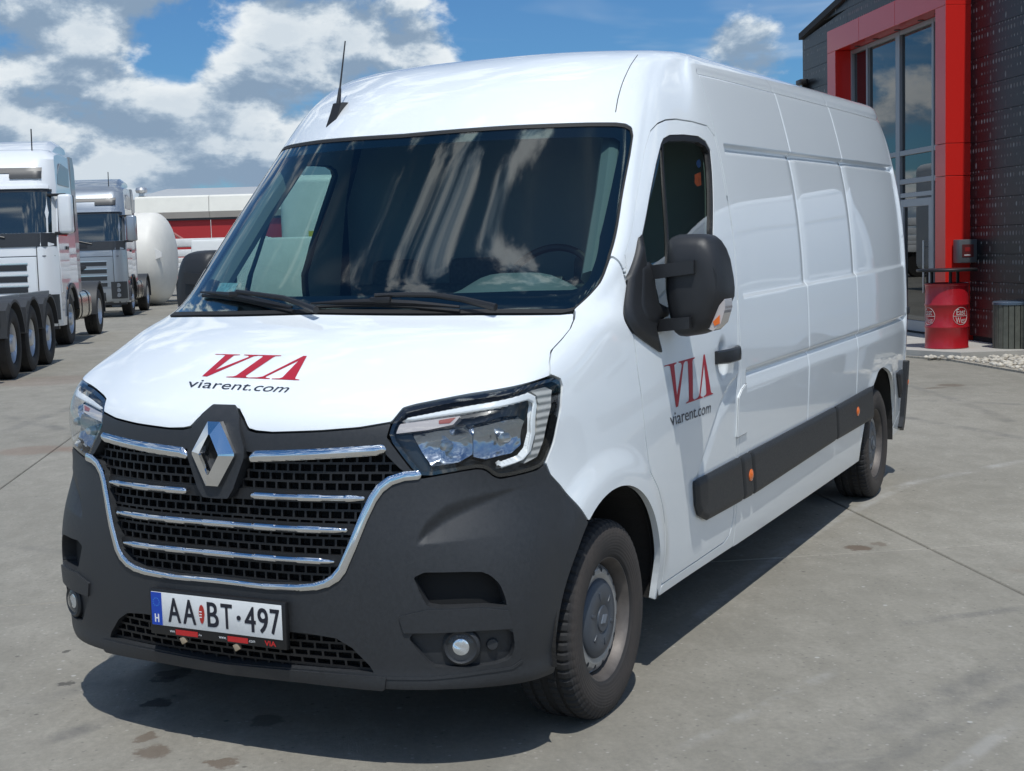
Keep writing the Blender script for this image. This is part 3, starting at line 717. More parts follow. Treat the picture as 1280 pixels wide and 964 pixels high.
for s, o in zip(('left', 'right'), lamps):
    patch('lamp_housing', cut(LAMP, gap=.001), .01, BEZ, o, both=s, off=-.052, thick=0)
    patch('lamp_rim', cut(cut(LAMP, gap=.002), grow(LAMP, -.013)), .005, GLOSSBLK, o, both=s, off=-.004, thick=.03)
    patch('light_guide', DRL, .003, LGUIDE, o, both=s, off=-.007, thick=.025, extra=crown(DRL, .009, .006))
    patch('ribbed_insert', GREYR, .004, rib, o, both=s, off=-.012, thick=.03)
    patch('indicator_lens', IND, .004, mat('indicator_clear', (.55, .5, .48), .1, coat=1.), o, both=s, off=-.010, thick=.03)
    # parabolic reflectors with a bulb dome
    for R_ in (REF1, REF2):
        bb = R_.bb; c0 = ((bb[0]+bb[1])/2, (bb[2]+bb[3])/2)
        def bowl(X, Y, p, c0=c0, bb=bb): return -.034*(1-np.clip((((X-c0[0])/((bb[1]-bb[0])*.5))**2+((Y-c0[1])/((bb[3]-bb[2])*.5))**2)*.55, 0, 1))
        patch('reflector', R_, .005, REFL, o, both=s, off=-.018, thick=.02, extra=bowl)
        p, n = at(c0[0], c0[1], -.022); sg = 1 if s == 'left' else -1
        mb = MB(); mb.lathe([(.0, .0), (.012, -.002), (.017, -.02), (.017, -.035)], 'x', (0, 0, 0), 16)
        mb.move(Matrix.Translation((p[0], sg*p[1], p[2]))); mb.obj('bulb_shield', SATIN, o)
    patch('reflex_strip', poly(px(*z3((400, 380), (510, 360), (470, 400), (400, 405)))), .004, mat('reflex_red', (.35, .1, .08), .3), o, both=s, off=-.0085, thick=.01)
# ---- fog lamps
for sg in (1, -1):
    h = px((576.5, 810))[0]; p, n = at(h[0], h[1], -.008)
    fl = empty('fog_lamp', (p[0], sg*p[1], p[2])); fl.parent = VAN
    mb = MB(); mb.lathe([(.0, .012), (.03, .010), (.043, .002), (.045, -.01)], 'x', (0, 0, 0), 28); mb.move(Matrix.Rotation(sg*math.radians(22), 4, 'Z')); mb.obj('fog_lens', LENS, fl)
    mb = MB(); mb.lathe([(.0, .006), (.02, .005), (.034, .0), (.041, -.006), (.052, -.004), (.056, -.014)], 'x', (0, 0, 0), 28); mb.move(Matrix.Rotation(sg*math.radians(22), 4, 'Z')); mb.obj('fog_reflector', mat('fog_glass', (.85, .88, .92), .1, metal=.85, build=_rf), fl)
    mb = MB(); mb.lathe([(.044, .003), (.050, .007), (.058, .0), (.060, -.02)], 'x', (0, 0, 0), 28); mb.move(Matrix.Rotation(sg*math.radians(22), 4, 'Z')); mb.obj('fog_ring', GREYPL, fl)
    h = px((617, 808))[0]; p2, n2 = at(h[0], h[1], -.016)
    mb = MB(); mb.lathe([(.0, .004), (.016, .004), (.019, .0), (.019, -.01)], 'x', (0, 0, 0), 20); mb.move(Matrix.Translation((p2[0]-p[0], sg*(p2[1]-p[1]), p2[2]-p[2])) @ Matrix.Rotation(sg*math.radians(30), 4, 'Z')); mb.obj('tow_cap', GREYPL, fl)
# ---- lettering on bonnet and doors
LET = dict(V=[[(0, 1), (.25, 1), (.25, .975), (.2, .95), (.232, .25), (.37, .93), (.40, .93), (.245, 0), (.2, 0), (.115, .95), (.07, .975), (0, .975)],
              [(.29, 1), (.42, 1), (.43, .955), (.40, .93), (.36, .90), (.34, .955), (.29, .975)]],
           I=[[(.41, 1), (.645, 1), (.645, .975), (.60, .955), (.59, .9), (.555, .08), (.575, .03), (.60, .02), (.60, 0), (.41, 0), (.41, .02), (.46, .04), (.475, .08), (.49, .9), (.48, .955), (.41, .97)]],
           A=[[(.845, 1), (.862, 1), (.86, .86), (.722, .08), (.73, .04), (.77, .02), (.77, 0), (.59, 0), (.59, .02), (.66, .04), (.695, .08)],
              [(.845, 1), (.875, 1), (.955, .08), (.965, .04), (1, .02), (1, 0), (.785, 0), (.785, .02), (.84, .04), (.855, .08), (.845, .8)]])
def homog(q):
    """unit square corners (0,1)(1,1)(1,0)(0,0) to a picture quad"""
    src = [(0, 1), (1, 1), (1, 0), (0, 0)]; A = []; b = []
    for (x, y), (u, v) in zip(src, q):
        A += [[x, y, 1, 0, 0, 0, -u*x, -u*y], [0, 0, 0, x, y, 1, -v*x, -v*y]]; b += [u, v]
    h = np.append(np.linalg.solve(np.array(A, float), np.array(b, float)), 1).reshape(3, 3)
    def f(s, t): r = h @ np.array([s, t, 1.]); return r[0]/r[2], r[1]/r[2]
    return f
def decal_letters(quad, parent):
    H = homog(quad)
    for ch, polys in LET.items():
        fs = [poly(px(*[H(s, t) for s, t in pl])) for pl in polys]
        f = (lambda X, Y, fs=fs: np.minimum.reduce([g(X, Y) for g in fs])); bb = np.array([g.bb for g in fs]); f.bb = (bb[:, 0].min(), bb[:, 1].max(), bb[:, 2].min(), bb[:, 3].max())
        signed(ch, f, parent)
def signed(ch, f, parent): patch('letter', f, .0022, RED, parent, both='left', off=.0012, thick=0)
zd = zm(820, 430, 8.764); zh = zm(220, 430, 7.11)
decal_letters(zd((88, 238), (590, 98), (622, 548), (105, 735)), door[0])
# the bonnet lettering crosses the centre line, so it is laid out in metres on the bonnet itself
def body_point(X, Y):
    """picture point to a point on the whole body"""
    d = pray(X, Y); h = _hit(CP, d)
    if h is not None and h[1][1] > 0.0005: return at(h[0][0], h[0][1], .0015)[0]
    h = _hit((CP[0], -CP[1], CP[2]), (d[0], -d[1], d[2])); return at(h[0][0], h[0][1], .0015)[0]*MIR
def sub_poly(pl, n=6):
    """triangulated, subdivided polygon"""
    bm = bmesh.new(); vs = [bm.verts.new((x, y, 0)) for x, y in pl]; bm.faces.new(vs)
    bmesh.ops.triangulate(bm, faces=bm.faces[:]); bmesh.ops.subdivide_edges(bm, edges=bm.edges[:], cuts=n, use_grid_fill=True)
    bm.verts.index_update(); V = np.array([v.co[:2] for v in bm.verts]); F = [tuple(v.index for v in f.verts) for f in bm.faces]; bm.free(); return V, F
H = homog(zh((355, 92), (1291, 112), (1095, 325), (39, 281)))
for ch, polys in LET.items():
    vs, fs = [], []
    for pl in polys:
        V, F = sub_poly(pl, 4); n = len(vs); vs += [body_point(*H(*p)) for p in V]; fs += [tuple(i+n for i in f[::-1]) for f in F]
    mesh_obj('letter', vs, fs, RED, hood)
def word(txt, quad, parent, seg):
    V, F = text_mesh(txt); lo, hi = V.min(0), V.max(0); W = (V-lo)/(hi-lo); H = homog(quad)
    mesh_obj('web_address', [body_point(*H(*p)) for p in W], F, INK, parent)
word('viarent.com', zh((128, 316), (1042, 372), (972, 434), (92, 386)), hood, 1)
word('viarent.com', zd((142, 768), (602, 632), (592, 752), (165, 902)), door[0], 1)
# ------------------------------------------------------------------ the van's fittings
# ---- wheels
def polar(f, prof_r, prof_a, nr, na, thick):
    """disc z-profile cut by a field f(angle, radius); axis along +y"""
    rs = np.linspace(prof_r[0], prof_r[-1], nr); al = np.linspace(0, 2*math.pi, na)
    A, Rr = np.meshgrid(al, rs); Yv = np.interp(Rr, prof_r, prof_a)
    p = np.stack([Rr*np.cos(A), Yv, Rr*np.sin(A)], -1)
    n = np.cross(np.gradient(p, axis=0), np.gradient(p, axis=1)); n /= np.maximum(np.linalg.norm(n, axis=2, keepdims=True), 1e-12)
    n[n[..., 1] < 0] *= -1
    return cutgrid(p, n, f(A, Rr), thick)
def make_tyre(R, w, rim, n=256, grooves=64):
    half = [(rim-.004, w*.40), (rim+.008, w*.455), (rim+.03, w*.485), (rim+(R-rim)*.45, w*.505), (rim+(R-rim)*.7, w*.49), (R-.026, w*.462), (R-.010, w*.43), (R-.003, w*.385),
            (R, w*.34), (R, w*.26), (R-.008, w*.25), (R-.008, w*.20), (R+.001, w*.19), (R+.001, w*.07), (R-.008, w*.06), (R-.008, 0)]
    prof = half+[(r, -a) for r, a in half[::-1][1:]]
    bm = bmesh.new(); rings = []
    for k in range(n):
        t = 2*math.pi*k/n; g = k % (n//grooves)
        ring = []
        for j, (r, a) in enumerate(prof):
            jj = min(j, len(prof)-1-j); rr = r; tt = t
            if 5 <= jj <= 9 and g == 0: rr = r-.006
            if 12 <= jj <= 13 and g == 2: rr = r-.006
            if jj >= 8: tt = t+.03*(1 if a > 0 else -1)*(jj-8)*.25
            ring.append(bm.verts.new((rr*math.cos(tt), a, rr*math.sin(tt))))
        rings.append(ring)
    for k in range(n):
        A, B = rings[k], rings[(k+1) % n]
        for j in range(len(prof)-1): bm.faces.new((A[j], A[j+1], B[j+1], B[j]))
    return bm
def _ty(t, p, tc):
    sp = t.n('ShaderNodeSeparateXYZ', ins={0: tc}); r = t.math('SQRT', t.math('ADD', t.math('POWER', sp.outputs[0], 2.), t.math('POWER', sp.outputs[2], 2.)))
    dust = t.n('ShaderNodeMapRange', ins={0: t.math('ADD', t.math('MULTIPLY', t.noise(tc, 22, 5, .6).outputs[0], .10), r), 1: .375, 2: .40, 3: 0., 4: .35}).outputs[0]
    n2 = t.noise(tc, 7, 4, .6).outputs[0]
    side = t.n('ShaderNodeMapRange', ins={0: t.math('ABSOLUTE', sp.outputs[1]), 1: .095, 2: .108, 3: 0., 4: 1.}).outputs[0]
    col = t.mix(t.math('MULTIPLY', side, n2), (.018, .018, .019), (.075, .060, .050))
    col = t.mix(t.math('MULTIPLY', dust, t.math('MULTIPLY', side, n2)), col, (.16, .14, .10)); t.nt.links.new(col, p.inputs['Base Color'])
    h = t.n('ShaderNodeTexWave', wave_type='RINGS', rings_direction='Y', ins={'Vector': tc, 'Scale': 30., 'Distortion': .0})
    b = t.n('ShaderNodeBump', ins={'Strength': .25, 'Distance': .002, 'Height': h.outputs[0]}); t.nt.links.new(b.outputs[0], p.inputs['Normal'])
TYRE_V = mat('van_tyre', (.02, .02, .02), .8, build=_ty)
RIMW = mat('rim_brake_dust', (.13, .115, .105), .55, metal=.4, var=.3, vscale=14)
def make_wheel():
    w = empty('wheel')
    bm_obj('tyre', make_tyre(.342, .225, .213), TYRE_V, w, math.radians(28))
    mb = MB(); mb.lathe([(.180, -.09), (.205, -.085), (.206, .03), (.200, .055), (.206, .078), (.216, .084), (.221, .090), (.219, .095), (.211, .094), (.203, .082), (.196, .055), (.190, .02), (.184, .0)], 'y', (0, 0, 0), 64); rim = mb.obj('rim', RIMW, w)
    holes = lambda A, R: -(np.hypot((((A/(2*math.pi)*16) % 1)-.5)*2*math.pi/16*.174, (R-.174)*.75)-.0115)
    V_, N_, F_ = polar(lambda A, R: holes(A, R), [.115, .14, .155, .170, .184, .198], [.054, .062, .066, .064, .052, .022], 40, 16*18+1, .008)
    mesh_obj('wheel_disc', V_, F_, SILVER, w, N_)
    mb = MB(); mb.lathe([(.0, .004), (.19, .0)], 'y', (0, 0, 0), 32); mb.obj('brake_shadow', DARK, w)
    mb = MB(); mb.lathe([(.138, .050), (.137, .064), (.130, .072), (.105, .079), (.055, .083), (.052, .080), (.046, .080), (.043, .085), (.0, .086)], 'y', (0, 0, 0), 64); hc = mb.obj('hub_cap', HUBCAP, w, smooth=math.radians(50))
    mb = MB()
    for k in range(6):
        a = math.radians(60*k+10); mb.box((.082*math.cos(a), .0805, .082*math.sin(a)), (.030, .006, .012), Matrix.Rotation(-a, 4, 'Y'))
    mb.obj('hub_cap_ribs', HUBCAP, w, bevel=.002)['kind'] = 'stuff'
    mb = MB(); o_ = [(.0, .028), (.018, 0), (0, -.028), (-.018, 0)]
    mb.prism(o_, 'y', .085, .0885); mb.obj('hub_emblem', mat('hub_emblem', (.16, .19, .23), .3), w)
    return w
w0 = make_wheel(); w0.parent = VAN
for i, (x, sg) in enumerate(((0, 1), (0, -1), (WB, 1), (WB, -1))):
    w = w0 if i == 0 else copy_tree(w0, VAN)
    w.location = (x, sg*.877, .338); w.rotation_euler = (0, random.uniform(0, 6), 0) if sg > 0 else (0, random.uniform(0, 6), math.pi)
# wheel housings and underbody
for cx, r in ((-.015, .455), (WB, .48)):
    for sg in (1, -1):
        mb = MB(); pts = arc(cx, .36, r, r, -8, 188, 25)
        for (xa, za), (xb, zb) in zip(pts, pts[1:]):
            v = [mb.bm.verts.new(c) for c in ((xa, sg*.60, za), (xb, sg*.60, zb), (xb, sg*.985, zb), (xa, sg*.985, za))]; mb.bm.faces.new(v)
        mb.obj('wheel_housing', mat('housing_liner', (.02, .019, .018), .85, bump=1., bscale=120), VAN)
mb = MB(); mb.bx(-5.15, .55, -.60, .60, .36, .42); mb.bx(-3.75, -.5, -.93, .93, .36, .42); mb.bx(-1.2, .5, -.5, .5, .24, .37); mb.obj('underbody', DARK, VAN)
mb = MB(); mb.tube([(-4.33, -.75, .33), (-4.33, .75, .33)], .06, 12); mb.obj('rear_axle', BLACK, VAN)
# ---- side mouldings, marker lamps
zs = zm(820, 440, 3.765)
ML = [((172, 612), (300, 543), (380, 500), (396, 690), (300, 743), (225, 784), (190, 765), (178, 720)), ((385, 498), (428, 475), (443, 664), (399, 688)), ((433, 472), (830, 263), (836, 409), (447, 662)), ((835, 261), (1003, 166), (1012, 307), (841, 407)), ((1007, 164), (1044, 149), (1042, 230), (1030, 298), (1016, 305)),
      ((1129, 100), (1150, 84), (1186, 66), (1186, 196), (1142, 218))]
for k, m in enumerate(ML):
    f = poly(px(*zs(*m)))
    cr = lambda X, Y, p, f=f: -.011*sstep(f(X, Y), -.020, 0)
    for s in ('left', 'right'):
        patch('side_moulding', cut(f, ARCHR) if k in (4, 5) else f, .006, GREYPL, door[0 if s == 'left' else 1] if k == 0 else VAN, both=s, off=.024, thick=.03, rel=False, extra=cr)
for q in ((932, 593), (1067, 513.8), (1129.4, 477)):
    h = px(q)[0]
    for sg in (1, -1):
        p, n = at(h[0], h[1], .022); mb = MB(); mb.lathe([(.0, .012), (.014, .011), (.022, .006), (.026, .006), (.028, -.004)], 'y', (0, 0, 0), 24)
        if sg < 0: mb.move(Matrix.Rotation(math.pi, 4, 'Z'))
        mb.move(Matrix.Translation((p[0], sg*p[1], p[2]))); mb.obj('marker_lamp', ORANGE, VAN)
# rear bumper, tail lamps, hinges, rear door split
uR = xz((-5.105, .6))[0][0]
RB = poly([(uR-.02, .33), (uR+.005, .40), (uR, .78), (uR+.3, .74), (ULEN[-1]+.05, .70), (ULEN[-1]+.05, .30), (uR+.15, .29)])
patch('rear_bumper', RB, .012, GREYPL, VAN, both='join', off=.03, thick=.045, rel=False)
patch('tail_lamp', poly([(uR+.07, .85), (uR+.20, .85), (uR+.20, 1.50), (uR+.09, 1.50)]), .01, mat('tail_lens', (.35, .01, .01), .12, coat=1.), VAN, off=.004, thick=.02, rel=False)
patch('rear_door_gap', poly([(ULEN[-1]-.004, .75), (ULEN[-1]+.05, .75), (ULEN[-1]+.05, 2.25), (ULEN[-1]-.004, 2.25)]), .004, RUBBER, VAN, both='join', off=.001, thick=0, bb=(ULEN[-1]-.05, ULEN[-1], .7, 2.3), rel=False)
for sg in (1, -1):
    for z in (1.12,):
        mb = MB(); mb.box((-5.20, sg*(side(z)-.035), z), (.07, .05, .055)); mb.obj('door_hinge', BLACK if z < 1.5 else WHITE, VAN, bevel=.012)
# fuel flap
flap = poly(px((921.8, 497), (926, 487), (931.3, 480), (932.3, 540), (919.6, 547)))
patch('fuel_flap', flap, .005, WHITE, VAN, both='left', off=.0085, thick=.01, rel=False)
patch('fuel_flap_gap', grow(flap, .0035), .005, RUBBER, VAN, both='left', off=.0055, thick=0, rel=False)
# roof joint lines
patch('roof_joint', line(px((769.5, 140), (772, 125), (778, 104), (788, 82), (797, 69)), .0022), .003, RUBBER, VAN, off=.0006, thick=0)
patch('gutter_line', line(xz(*[(x, 2.335*RAKE(x)) for x in (-1.40, -2.4, -3.6, -5.08)]), .0026), .004, mat('gutter_seal', (.10, .11, .12), .6), VAN, off=-.0085, thick=0, rel=False)
# ---- door handles
for s, o, sg in (('left', door[0], 1), ('right', door[1], -1)):
    hp = [P3(h, d)*np.array([1, sg, 1]) for h, d in zip(px((893.5, 447.5), (900, 445.5), (912, 442), (920.5, 439)), (.004, .036, .040, .006))]
    mb = MB()
    for a, b in zip(hp, hp[1:]):
        pass
    bm = mb.bm; rings = []
    for k, p in enumerate(hp):
        hw, hd = (.030, .010) if 0 < k < 3 else (.027, .012)
        rings.append([bm.verts.new((p[0], p[1]+sg*dy, p[2]+dz)) for dy, dz in ((hd, -hw*.8), (hd*1.2, 0), (hd, hw*.8), (0, hw), (-hd, hw*.8), (-hd, -hw*.8), (0, -hw))])
    for A, B in zip(rings, rings[1:]):
        for i in range(7): bm.faces.new((A[i], A[(i+1) % 7], B[(i+1) % 7], B[i]))
    bm.faces.new(rings[0]); bm.faces.new(rings[-1]); mb.obj('door_handle', mat('handle_black', (.016, .017, .019), .3), o, bevel=.004)
    # door scoop already pressed into the door skin; lock barrel
# ---- door mirrors
def unproj_x(X, u, v):
    d = pray(u, v); t = (X-CP[0])/d[0]; return CP+d*t
zr = zm(780, 260, 4.82)
ol = [unproj_x(-.53, *q)[1:] for q in zr((282, 192), (300, 172), (335, 160), (410, 157), (480, 158), (520, 166), (548, 190), (580, 240), (605, 310), (625, 420), (632, 490), (630, 540), (600, 610), (570, 680), (545, 735), (470, 762), (380, 775), (345, 772), (320, 752), (303, 700), (282, 600), (272, 480), (275, 330))]
def make_mirror(sg):
    c = np.mean(ol, 0); M = empty('door_mirror', (-.53, sg*c[0], c[1])); M.parent = VAN
    bm = bmesh.new(); L = []
    n = len(ol)
    for dx, sc, sh in ((.085, .0, 0), (.084, .45, 0), (.076, .74, 0), (.058, .90, 0), (.030, .975, 0), (.0, 1., 0), (-.05, 1., 0), (-.082, .97, 0), (-.088, .93, 0), (-.080, .90, 0), (-.075, 0, 0)):
        if sc == 0: L.append([bm.verts.new((dx, 0, 0))])
        else: L.append([bm.verts.new((dx, sg*(p[0]-c[0])*sc, (p[1]-c[1])*(sc if sc > .95 else sc*1.0+.02))) for p in ol])
    for A, B in zip(L, L[1:]):
        for i in range(n):
            j = (i+1) % n
            if len(A) == 1: bm.faces.new((A[0], B[i], B[j]))
            elif len(B) == 1: bm.faces.new((A[i], B[0], A[j]))
            else: bm.faces.new((A[i], B[i], B[j], A[j]))
    bm_obj('mirror_housing', bm, MIRP, M, math.radians(50))
    gl = MB(); gl.prism([(sg*(p[0]-c[0])*.88, (p[1]-c[1])*.88) for p in ol], 'x', -.084, -.0805); gl.obj('mirror_glass', mat('mirror_silver', (.8, .82, .84), .02, metal=1.), M)
    # indicator in the outer lower corner
    ip = [unproj_x(-.53, *q)[1:]-c for q in zr((628, 545), (631, 600), (605, 690), (560, 735), (515, 715), (545, 660), (590, 590))]
    mb = MB(); mb.prism([(sg*p[0]*1.01, p[1]*1.005) for p in ip], 'x', -.04, .046); ind = mb.obj('indicator', mat('indicator_clear'), M, bevel=.008)
    ip = [unproj_x(-.53, *q)[1:]-c for q in zr((600, 640), (600, 690), (570, 705), (560, 680))]
    mb = MB(); mb.prism([(sg*p[0]*1.01, p[1]*1.005) for p in ip], 'x', .035, .049); mb.obj('indicator_bulb', ORANGE, M, bevel=.004)
    # raised plate on the front of the shell, and the two arms
    pl = [unproj_x(-.46, *q)[1:]-c for q in zr((290, 348), (500, 342), (540, 360), (557, 400), (556, 520), (530, 590), (470, 655), (300, 690))]
    mb = MB(); mb.prism([(sg*p[0], p[1]) for p in pl], 'x', .050, .072); mb.obj('shell_plate', MIRP, M, bevel=.008)
    for (ya, za), (yb, zb), h in (((.955, 1.512), (1.16, 1.532), .052), ((.985, 1.318), (1.14, 1.332), .046)):
        mb = MB(); bm2 = mb.bm
        sec = [(.030, h/2), (-.045, h/2), (-.045, -h/2), (.030, -h/2)]
        rg = []
        for k, t in enumerate(np.linspace(0, 1, 5)):
            y = ya+(yb-ya)*t; z = za+(zb-za)*t; xo = .045+.03*math.sin(t*math.pi*.5)
            rg.append([bm2.verts.new((xo+a, sg*(y-c[0]), z-c[1]+b*(1-.1*t))) for a, b in sec])
        for A, B in zip(rg, rg[1:]):
            for i in range(4): bm2.faces.new((A[i], A[(i+1) % 4], B[(i+1) % 4], B[i]))
        bm2.faces.new(rg[0]); bm2.faces.new(rg[-1]); mb.obj('mirror_arm', MIRP, M, bevel=.010)
    return M
MIRP = mat('mirror_plastic', (.020, .021, .023), .46, bump=.2, bscale=900)
for s, sg in (('left', 1), ('right', -1)):
    M = make_mirror(sg)
    sail = poly(px((801, 293), (803, 312), (806, 330), (812, 352), (817, 372), (822, 380), (834, 386), (834, 394), (822, 400), (818, 410), (826, 441), (791, 416), (783.5, 354)))
    f = patch('mirror_sail', sail, .006, MIRP, VAN, both=s, off=.020, thick=.03, rel=False, extra=lambda X, Y, p: -.012*sstep(sail(X, Y), -.03, 0))
    boss = poly(px((796, 332), (812, 328), (816, 360), (822, 384), (832, 388), (832, 394), (820, 398), (815, 410), (800, 405)), 1)
    patch('mirror_boss', boss, .006, MIRP, f, both=s, off=.024, thick=.03, rel=False, extra=lambda X, Y, p: -.012*sstep(boss(X, Y), -.03, 0))
# ---- wipers
def bp(X, Y, off):
    d = pray(X, Y); h = _hit(CP, d)
    if h is not None and h[1][1] > 0.0005: return at(h[0][0], h[0][1], off)[0]
    h = _hit((CP[0], -CP[1], CP[2]), (d[0], -d[1], d[2])); return at(h[0][0], h[0][1], off)[0]*MIR
for bl, arm, cl in ((((255, 371), (280, 373), (305, 377), (335, 384), (367, 391)), ((303, 373), (330, 377), (360, 382), (380, 390), (398, 399)), (303, 374)),
                    (((391, 386), (430, 384), (470, 383.5), (520, 386), (575, 391)), ((472, 379), (510, 378), (545, 379), (580, 385), (620, 396)), (478, 382))):
    W_ = empty('wiper'); W_.parent = VAN
    mb = MB(); mb.tube([bp(x, y, .006) for x, y in bl], .007, 6); mb.obj('wiper_rubber', RUBBER, W_)
    mb = MB(); mb.tube([bp(x, y-1.5, .018) for x, y in bl], [.004, .009, .012, .010, .005], 6); mb.obj('wiper_blade', BLACK, W_)
    mb = MB(); mb.tube([bp(x, y, .034) for x, y in arm], [.008, .009, .010, .011, .013], 8); mb.obj('wiper_arm', BLACK, W_)
    c = bp(*cl, .024); mb = MB(); mb.box(tuple(c), (.02, .085, .022)); mb.obj('wiper_clip', BLACK, W_, bevel=.006)
# cowl strip under the glass
# ---- aerial
ab = bp(421, 143, .0); d = pray(431.5, 51.5); t = (ab[1]-CP[1])/d[1]; tip = CP+d*t
A_ = empty('roof_aerial', tuple(ab)); A_.parent = VAN
mb = MB(); mb.tube([(-.012, 0, .035), tuple(tip-ab)], [.0045, .0028], 8); mb.obj('aerial_mast', BLACK, A_)
mb = MB(); mb.tube([(-.012, 0, .03), tuple((tip-ab)*.28+np.array([-.008, 0, .022]))], [.011, .006], 8); mb.obj('aerial_sleeve', BLACK, A_)
mb = MB(); mb.prism([(.055, -.055), (.02, .0), (-.005, .045), (-.025, .05), (-.065, .052), (-.05, .0), (.03, -.06)], 'y', -.02, .02); mb.obj('aerial_foot', BLACK, A_, bevel=.006)
# ---- cab interior
DASH = mat('dash_plastic', (.20, .22, .225), .7); TRIM = mat('cab_trim', (.22, .235, .235), .7); SEATM = mat('seat_cloth', (.085, .09, .095), .9, var=.2, vscale=60)
cab = empty('cab_interior', (0, 0, .9)); cab.parent = VAN
def cabobj(mb, name, m, bevel=0.): 
    mb.move(Matrix.Translation((0, 0, -.9))); return mb.obj(name, m, cab, bevel=bevel)
ys = np.linspace(-.86, .86, 41); vs = []
for y in ys:
    xf = .17-.30*(abs(y)/.86)**2.2; hump = .10*math.exp(-((y-.46)/.24)**4); ct = .02*math.exp(-((y)/.2)**4)
    for x, z in ((xf-.02, 1.375), (xf-.16, 1.385), (-.32, 1.415+hump*.5+ct), (-.42, 1.425+hump+ct), (-.49, 1.41+hump+ct), (-.52, 1.33+hump*.6), (-.52, 1.12), (-.44, .95), (-.35, .7)): vs.append((x, y, z-.9))
fs = [(i*9+j, i*9+j+1, (i+1)*9+j+1, (i+1)*9+j) for i in range(40) for j in range(8)]
mesh_obj('dashboard', vs, fs, DASH, cab, smooth=True)
sw = empty('steering_wheel', (-.64, .48, 1.455)); sw.parent = VAN; sw.rotation_euler = (0, math.radians(-32), 0)
mb = MB(); mb.tube([(0, .19*math.cos(t), .19*math.sin(t)) for t in np.linspace(0, 2*math.pi, 41)], .015, 8, cap=False); mb.obj('wheel_rim', BLACK, sw)
mb = MB(); mb.box((.01, 0, -.01), (.04, .14, .11)); mb.box((.01, 0, 0), (.02, .36, .03)); mb.box((.01, 0, -.1), (.02, .03, .17)); mb.obj('wheel_hub', BLACK, sw, bevel=.01)
for y, w in ((.42, .48), (-.42, .86)):
    st = empty('seat', (-1.0, y, .9)); st.parent = VAN
    mb = MB(); mb.box((0.02, 0, -.12), (.52, w, .16)); mb.obj('seat_cushion', SEATM, st, bevel=.05, seg=3)
    mb = MB(); mb.box((-.24, 0, .24), (.14, w, .66), Matrix.Rotation(math.radians(-10), 4, 'Y')); mb.obj('seat_back', SEATM, st, bevel=.05, seg=3)
    for hy in ((0,) if w < .6 else (-.21, .21)):
        mb = MB(); mb.box((-.32, hy, .60), (.10, .24, .16), Matrix.Rotation(math.radians(-8), 4, 'Y')); mb.obj('headrest', SEATM, st, bevel=.035, seg=3)
mb = MB(); mb.prism([(-.93, .45), (.93, .45), (.93, 1.85), (.80, 2.2), (-.80, 2.2), (-.93, 1.85)], 'x', -1.40, -1.375); cabobj(mb, 'bulkhead', mat('bulkhead_grey', (.22, .25, .27), .7))
for sg in (1, -1):
    mb = MB(); mb.bx(-1.33, -.42, sg*.90, sg*.945, .55, 1.29); cabobj(mb, 'door_trim', TRIM, .02)
    mb = MB(); mb.tube([(-.26, sg*.84, 1.50), (-.52, sg*.79, 1.80), (-.74, sg*.735, 2.05), (-1.0, sg*.70, 2.17), (-1.35, sg*.72, 2.2)], .045, 8); cabobj(mb, 'pillar_trim', TRIM)
mb = MB(); mb.prism([(-.84, 2.16), (-1.38, 2.22), (-1.38, 2.25), (-.84, 2.19)], 'y', -.68, .68); cabobj(mb, 'headliner', mat('headliner_grey', (.42, .43, .42), .9))
mb = MB(); mb.bx(-1.38, .45, -.88, .88, .44, .50); cabobj(mb, 'cab_floor', DARK)
mb = MB(); mb.box((-.14, .12, 1.425), (.16, .30, .035)); cabobj(mb, 'clipboard', mat('paper_grey', (.30, .31, .30), .7), .004)
# stickers on the glass
patch('windscreen_sticker', poly(px((0, 0)) if 0 else [(a, b) for a, b in (lambda q: [q(273, 352), q(296, 352), q(291, 363), q(268, 363)])(lambda u, v: tuple(_hit((CP[0], -CP[1], CP[2]), (pray(u, v)[0], -pray(u, v)[1], pray(u, v)[2]))[0]))]), .004, mat('sticker_teal', (.35, .55, .6), .4, var=.5, vscale=80), wind, both='right', off=-.008, thick=0)
patch('round_sticker', poly(px(*zm(780, 140, 6.02)((565, 380), (575, 355), (595, 350), (602, 380), (598, 410), (580, 415))), 1), .003, mat('sticker_blue', (.03, .06, .2), .4), door[0], both='left', off=-.014, thick=0)
patch('warning_sticker', poly(px(*zm(780, 140, 6.02)((555, 465), (600, 445), (606, 545), (575, 555), (555, 530)))), .003, mat('sticker_red', (.6, .08, .03), .4, var=.4, vscale=60), door[0], both='left', off=-.014, thick=0)
# ------------------------------------------------------------------ yard
def at_ground(u, v, z=0.):
    d = pray(u, v); return CP+d*((z-CP[2])/d[2])
DK, PL = (.085, .085, .088), (.46, .45, .43)
MARKS = [((1000, 962), (1280, 822), .07, .42, DK), ((1080, 962), (1300, 850), .05, .40, DK), ((1180, 970), (1300, 880), .03, .3, PL), ((950, 700), (1140, 600), .04, .5, PL), ((870, 770), (980, 690), .03, .5, PL), ((1090, 615), (1280, 575), .05, .45, PL), ((1120, 520), (1280, 548), .07, .45, DK), ((1130, 478), (1280, 530), .06, .4, DK), ((1150, 500), (1280, 506), .08, .4, DK), ((60, 925), (400, 815), .05, .6, DK), ((20, 880), (160, 850), .06, .35, DK), ((0, 540), (120, 500), .08, .4, DK), ((10, 520), (110, 545), .08, .45, DK), ((0, 680), (75, 690), .05, .4, DK), ((860, 930), (1040, 840), .03, .4, PL), ((1130, 780), (1280, 760), .04, .4, DK)]
OIL, RUST = (.045, .042, .04), (.12, .085, .06)
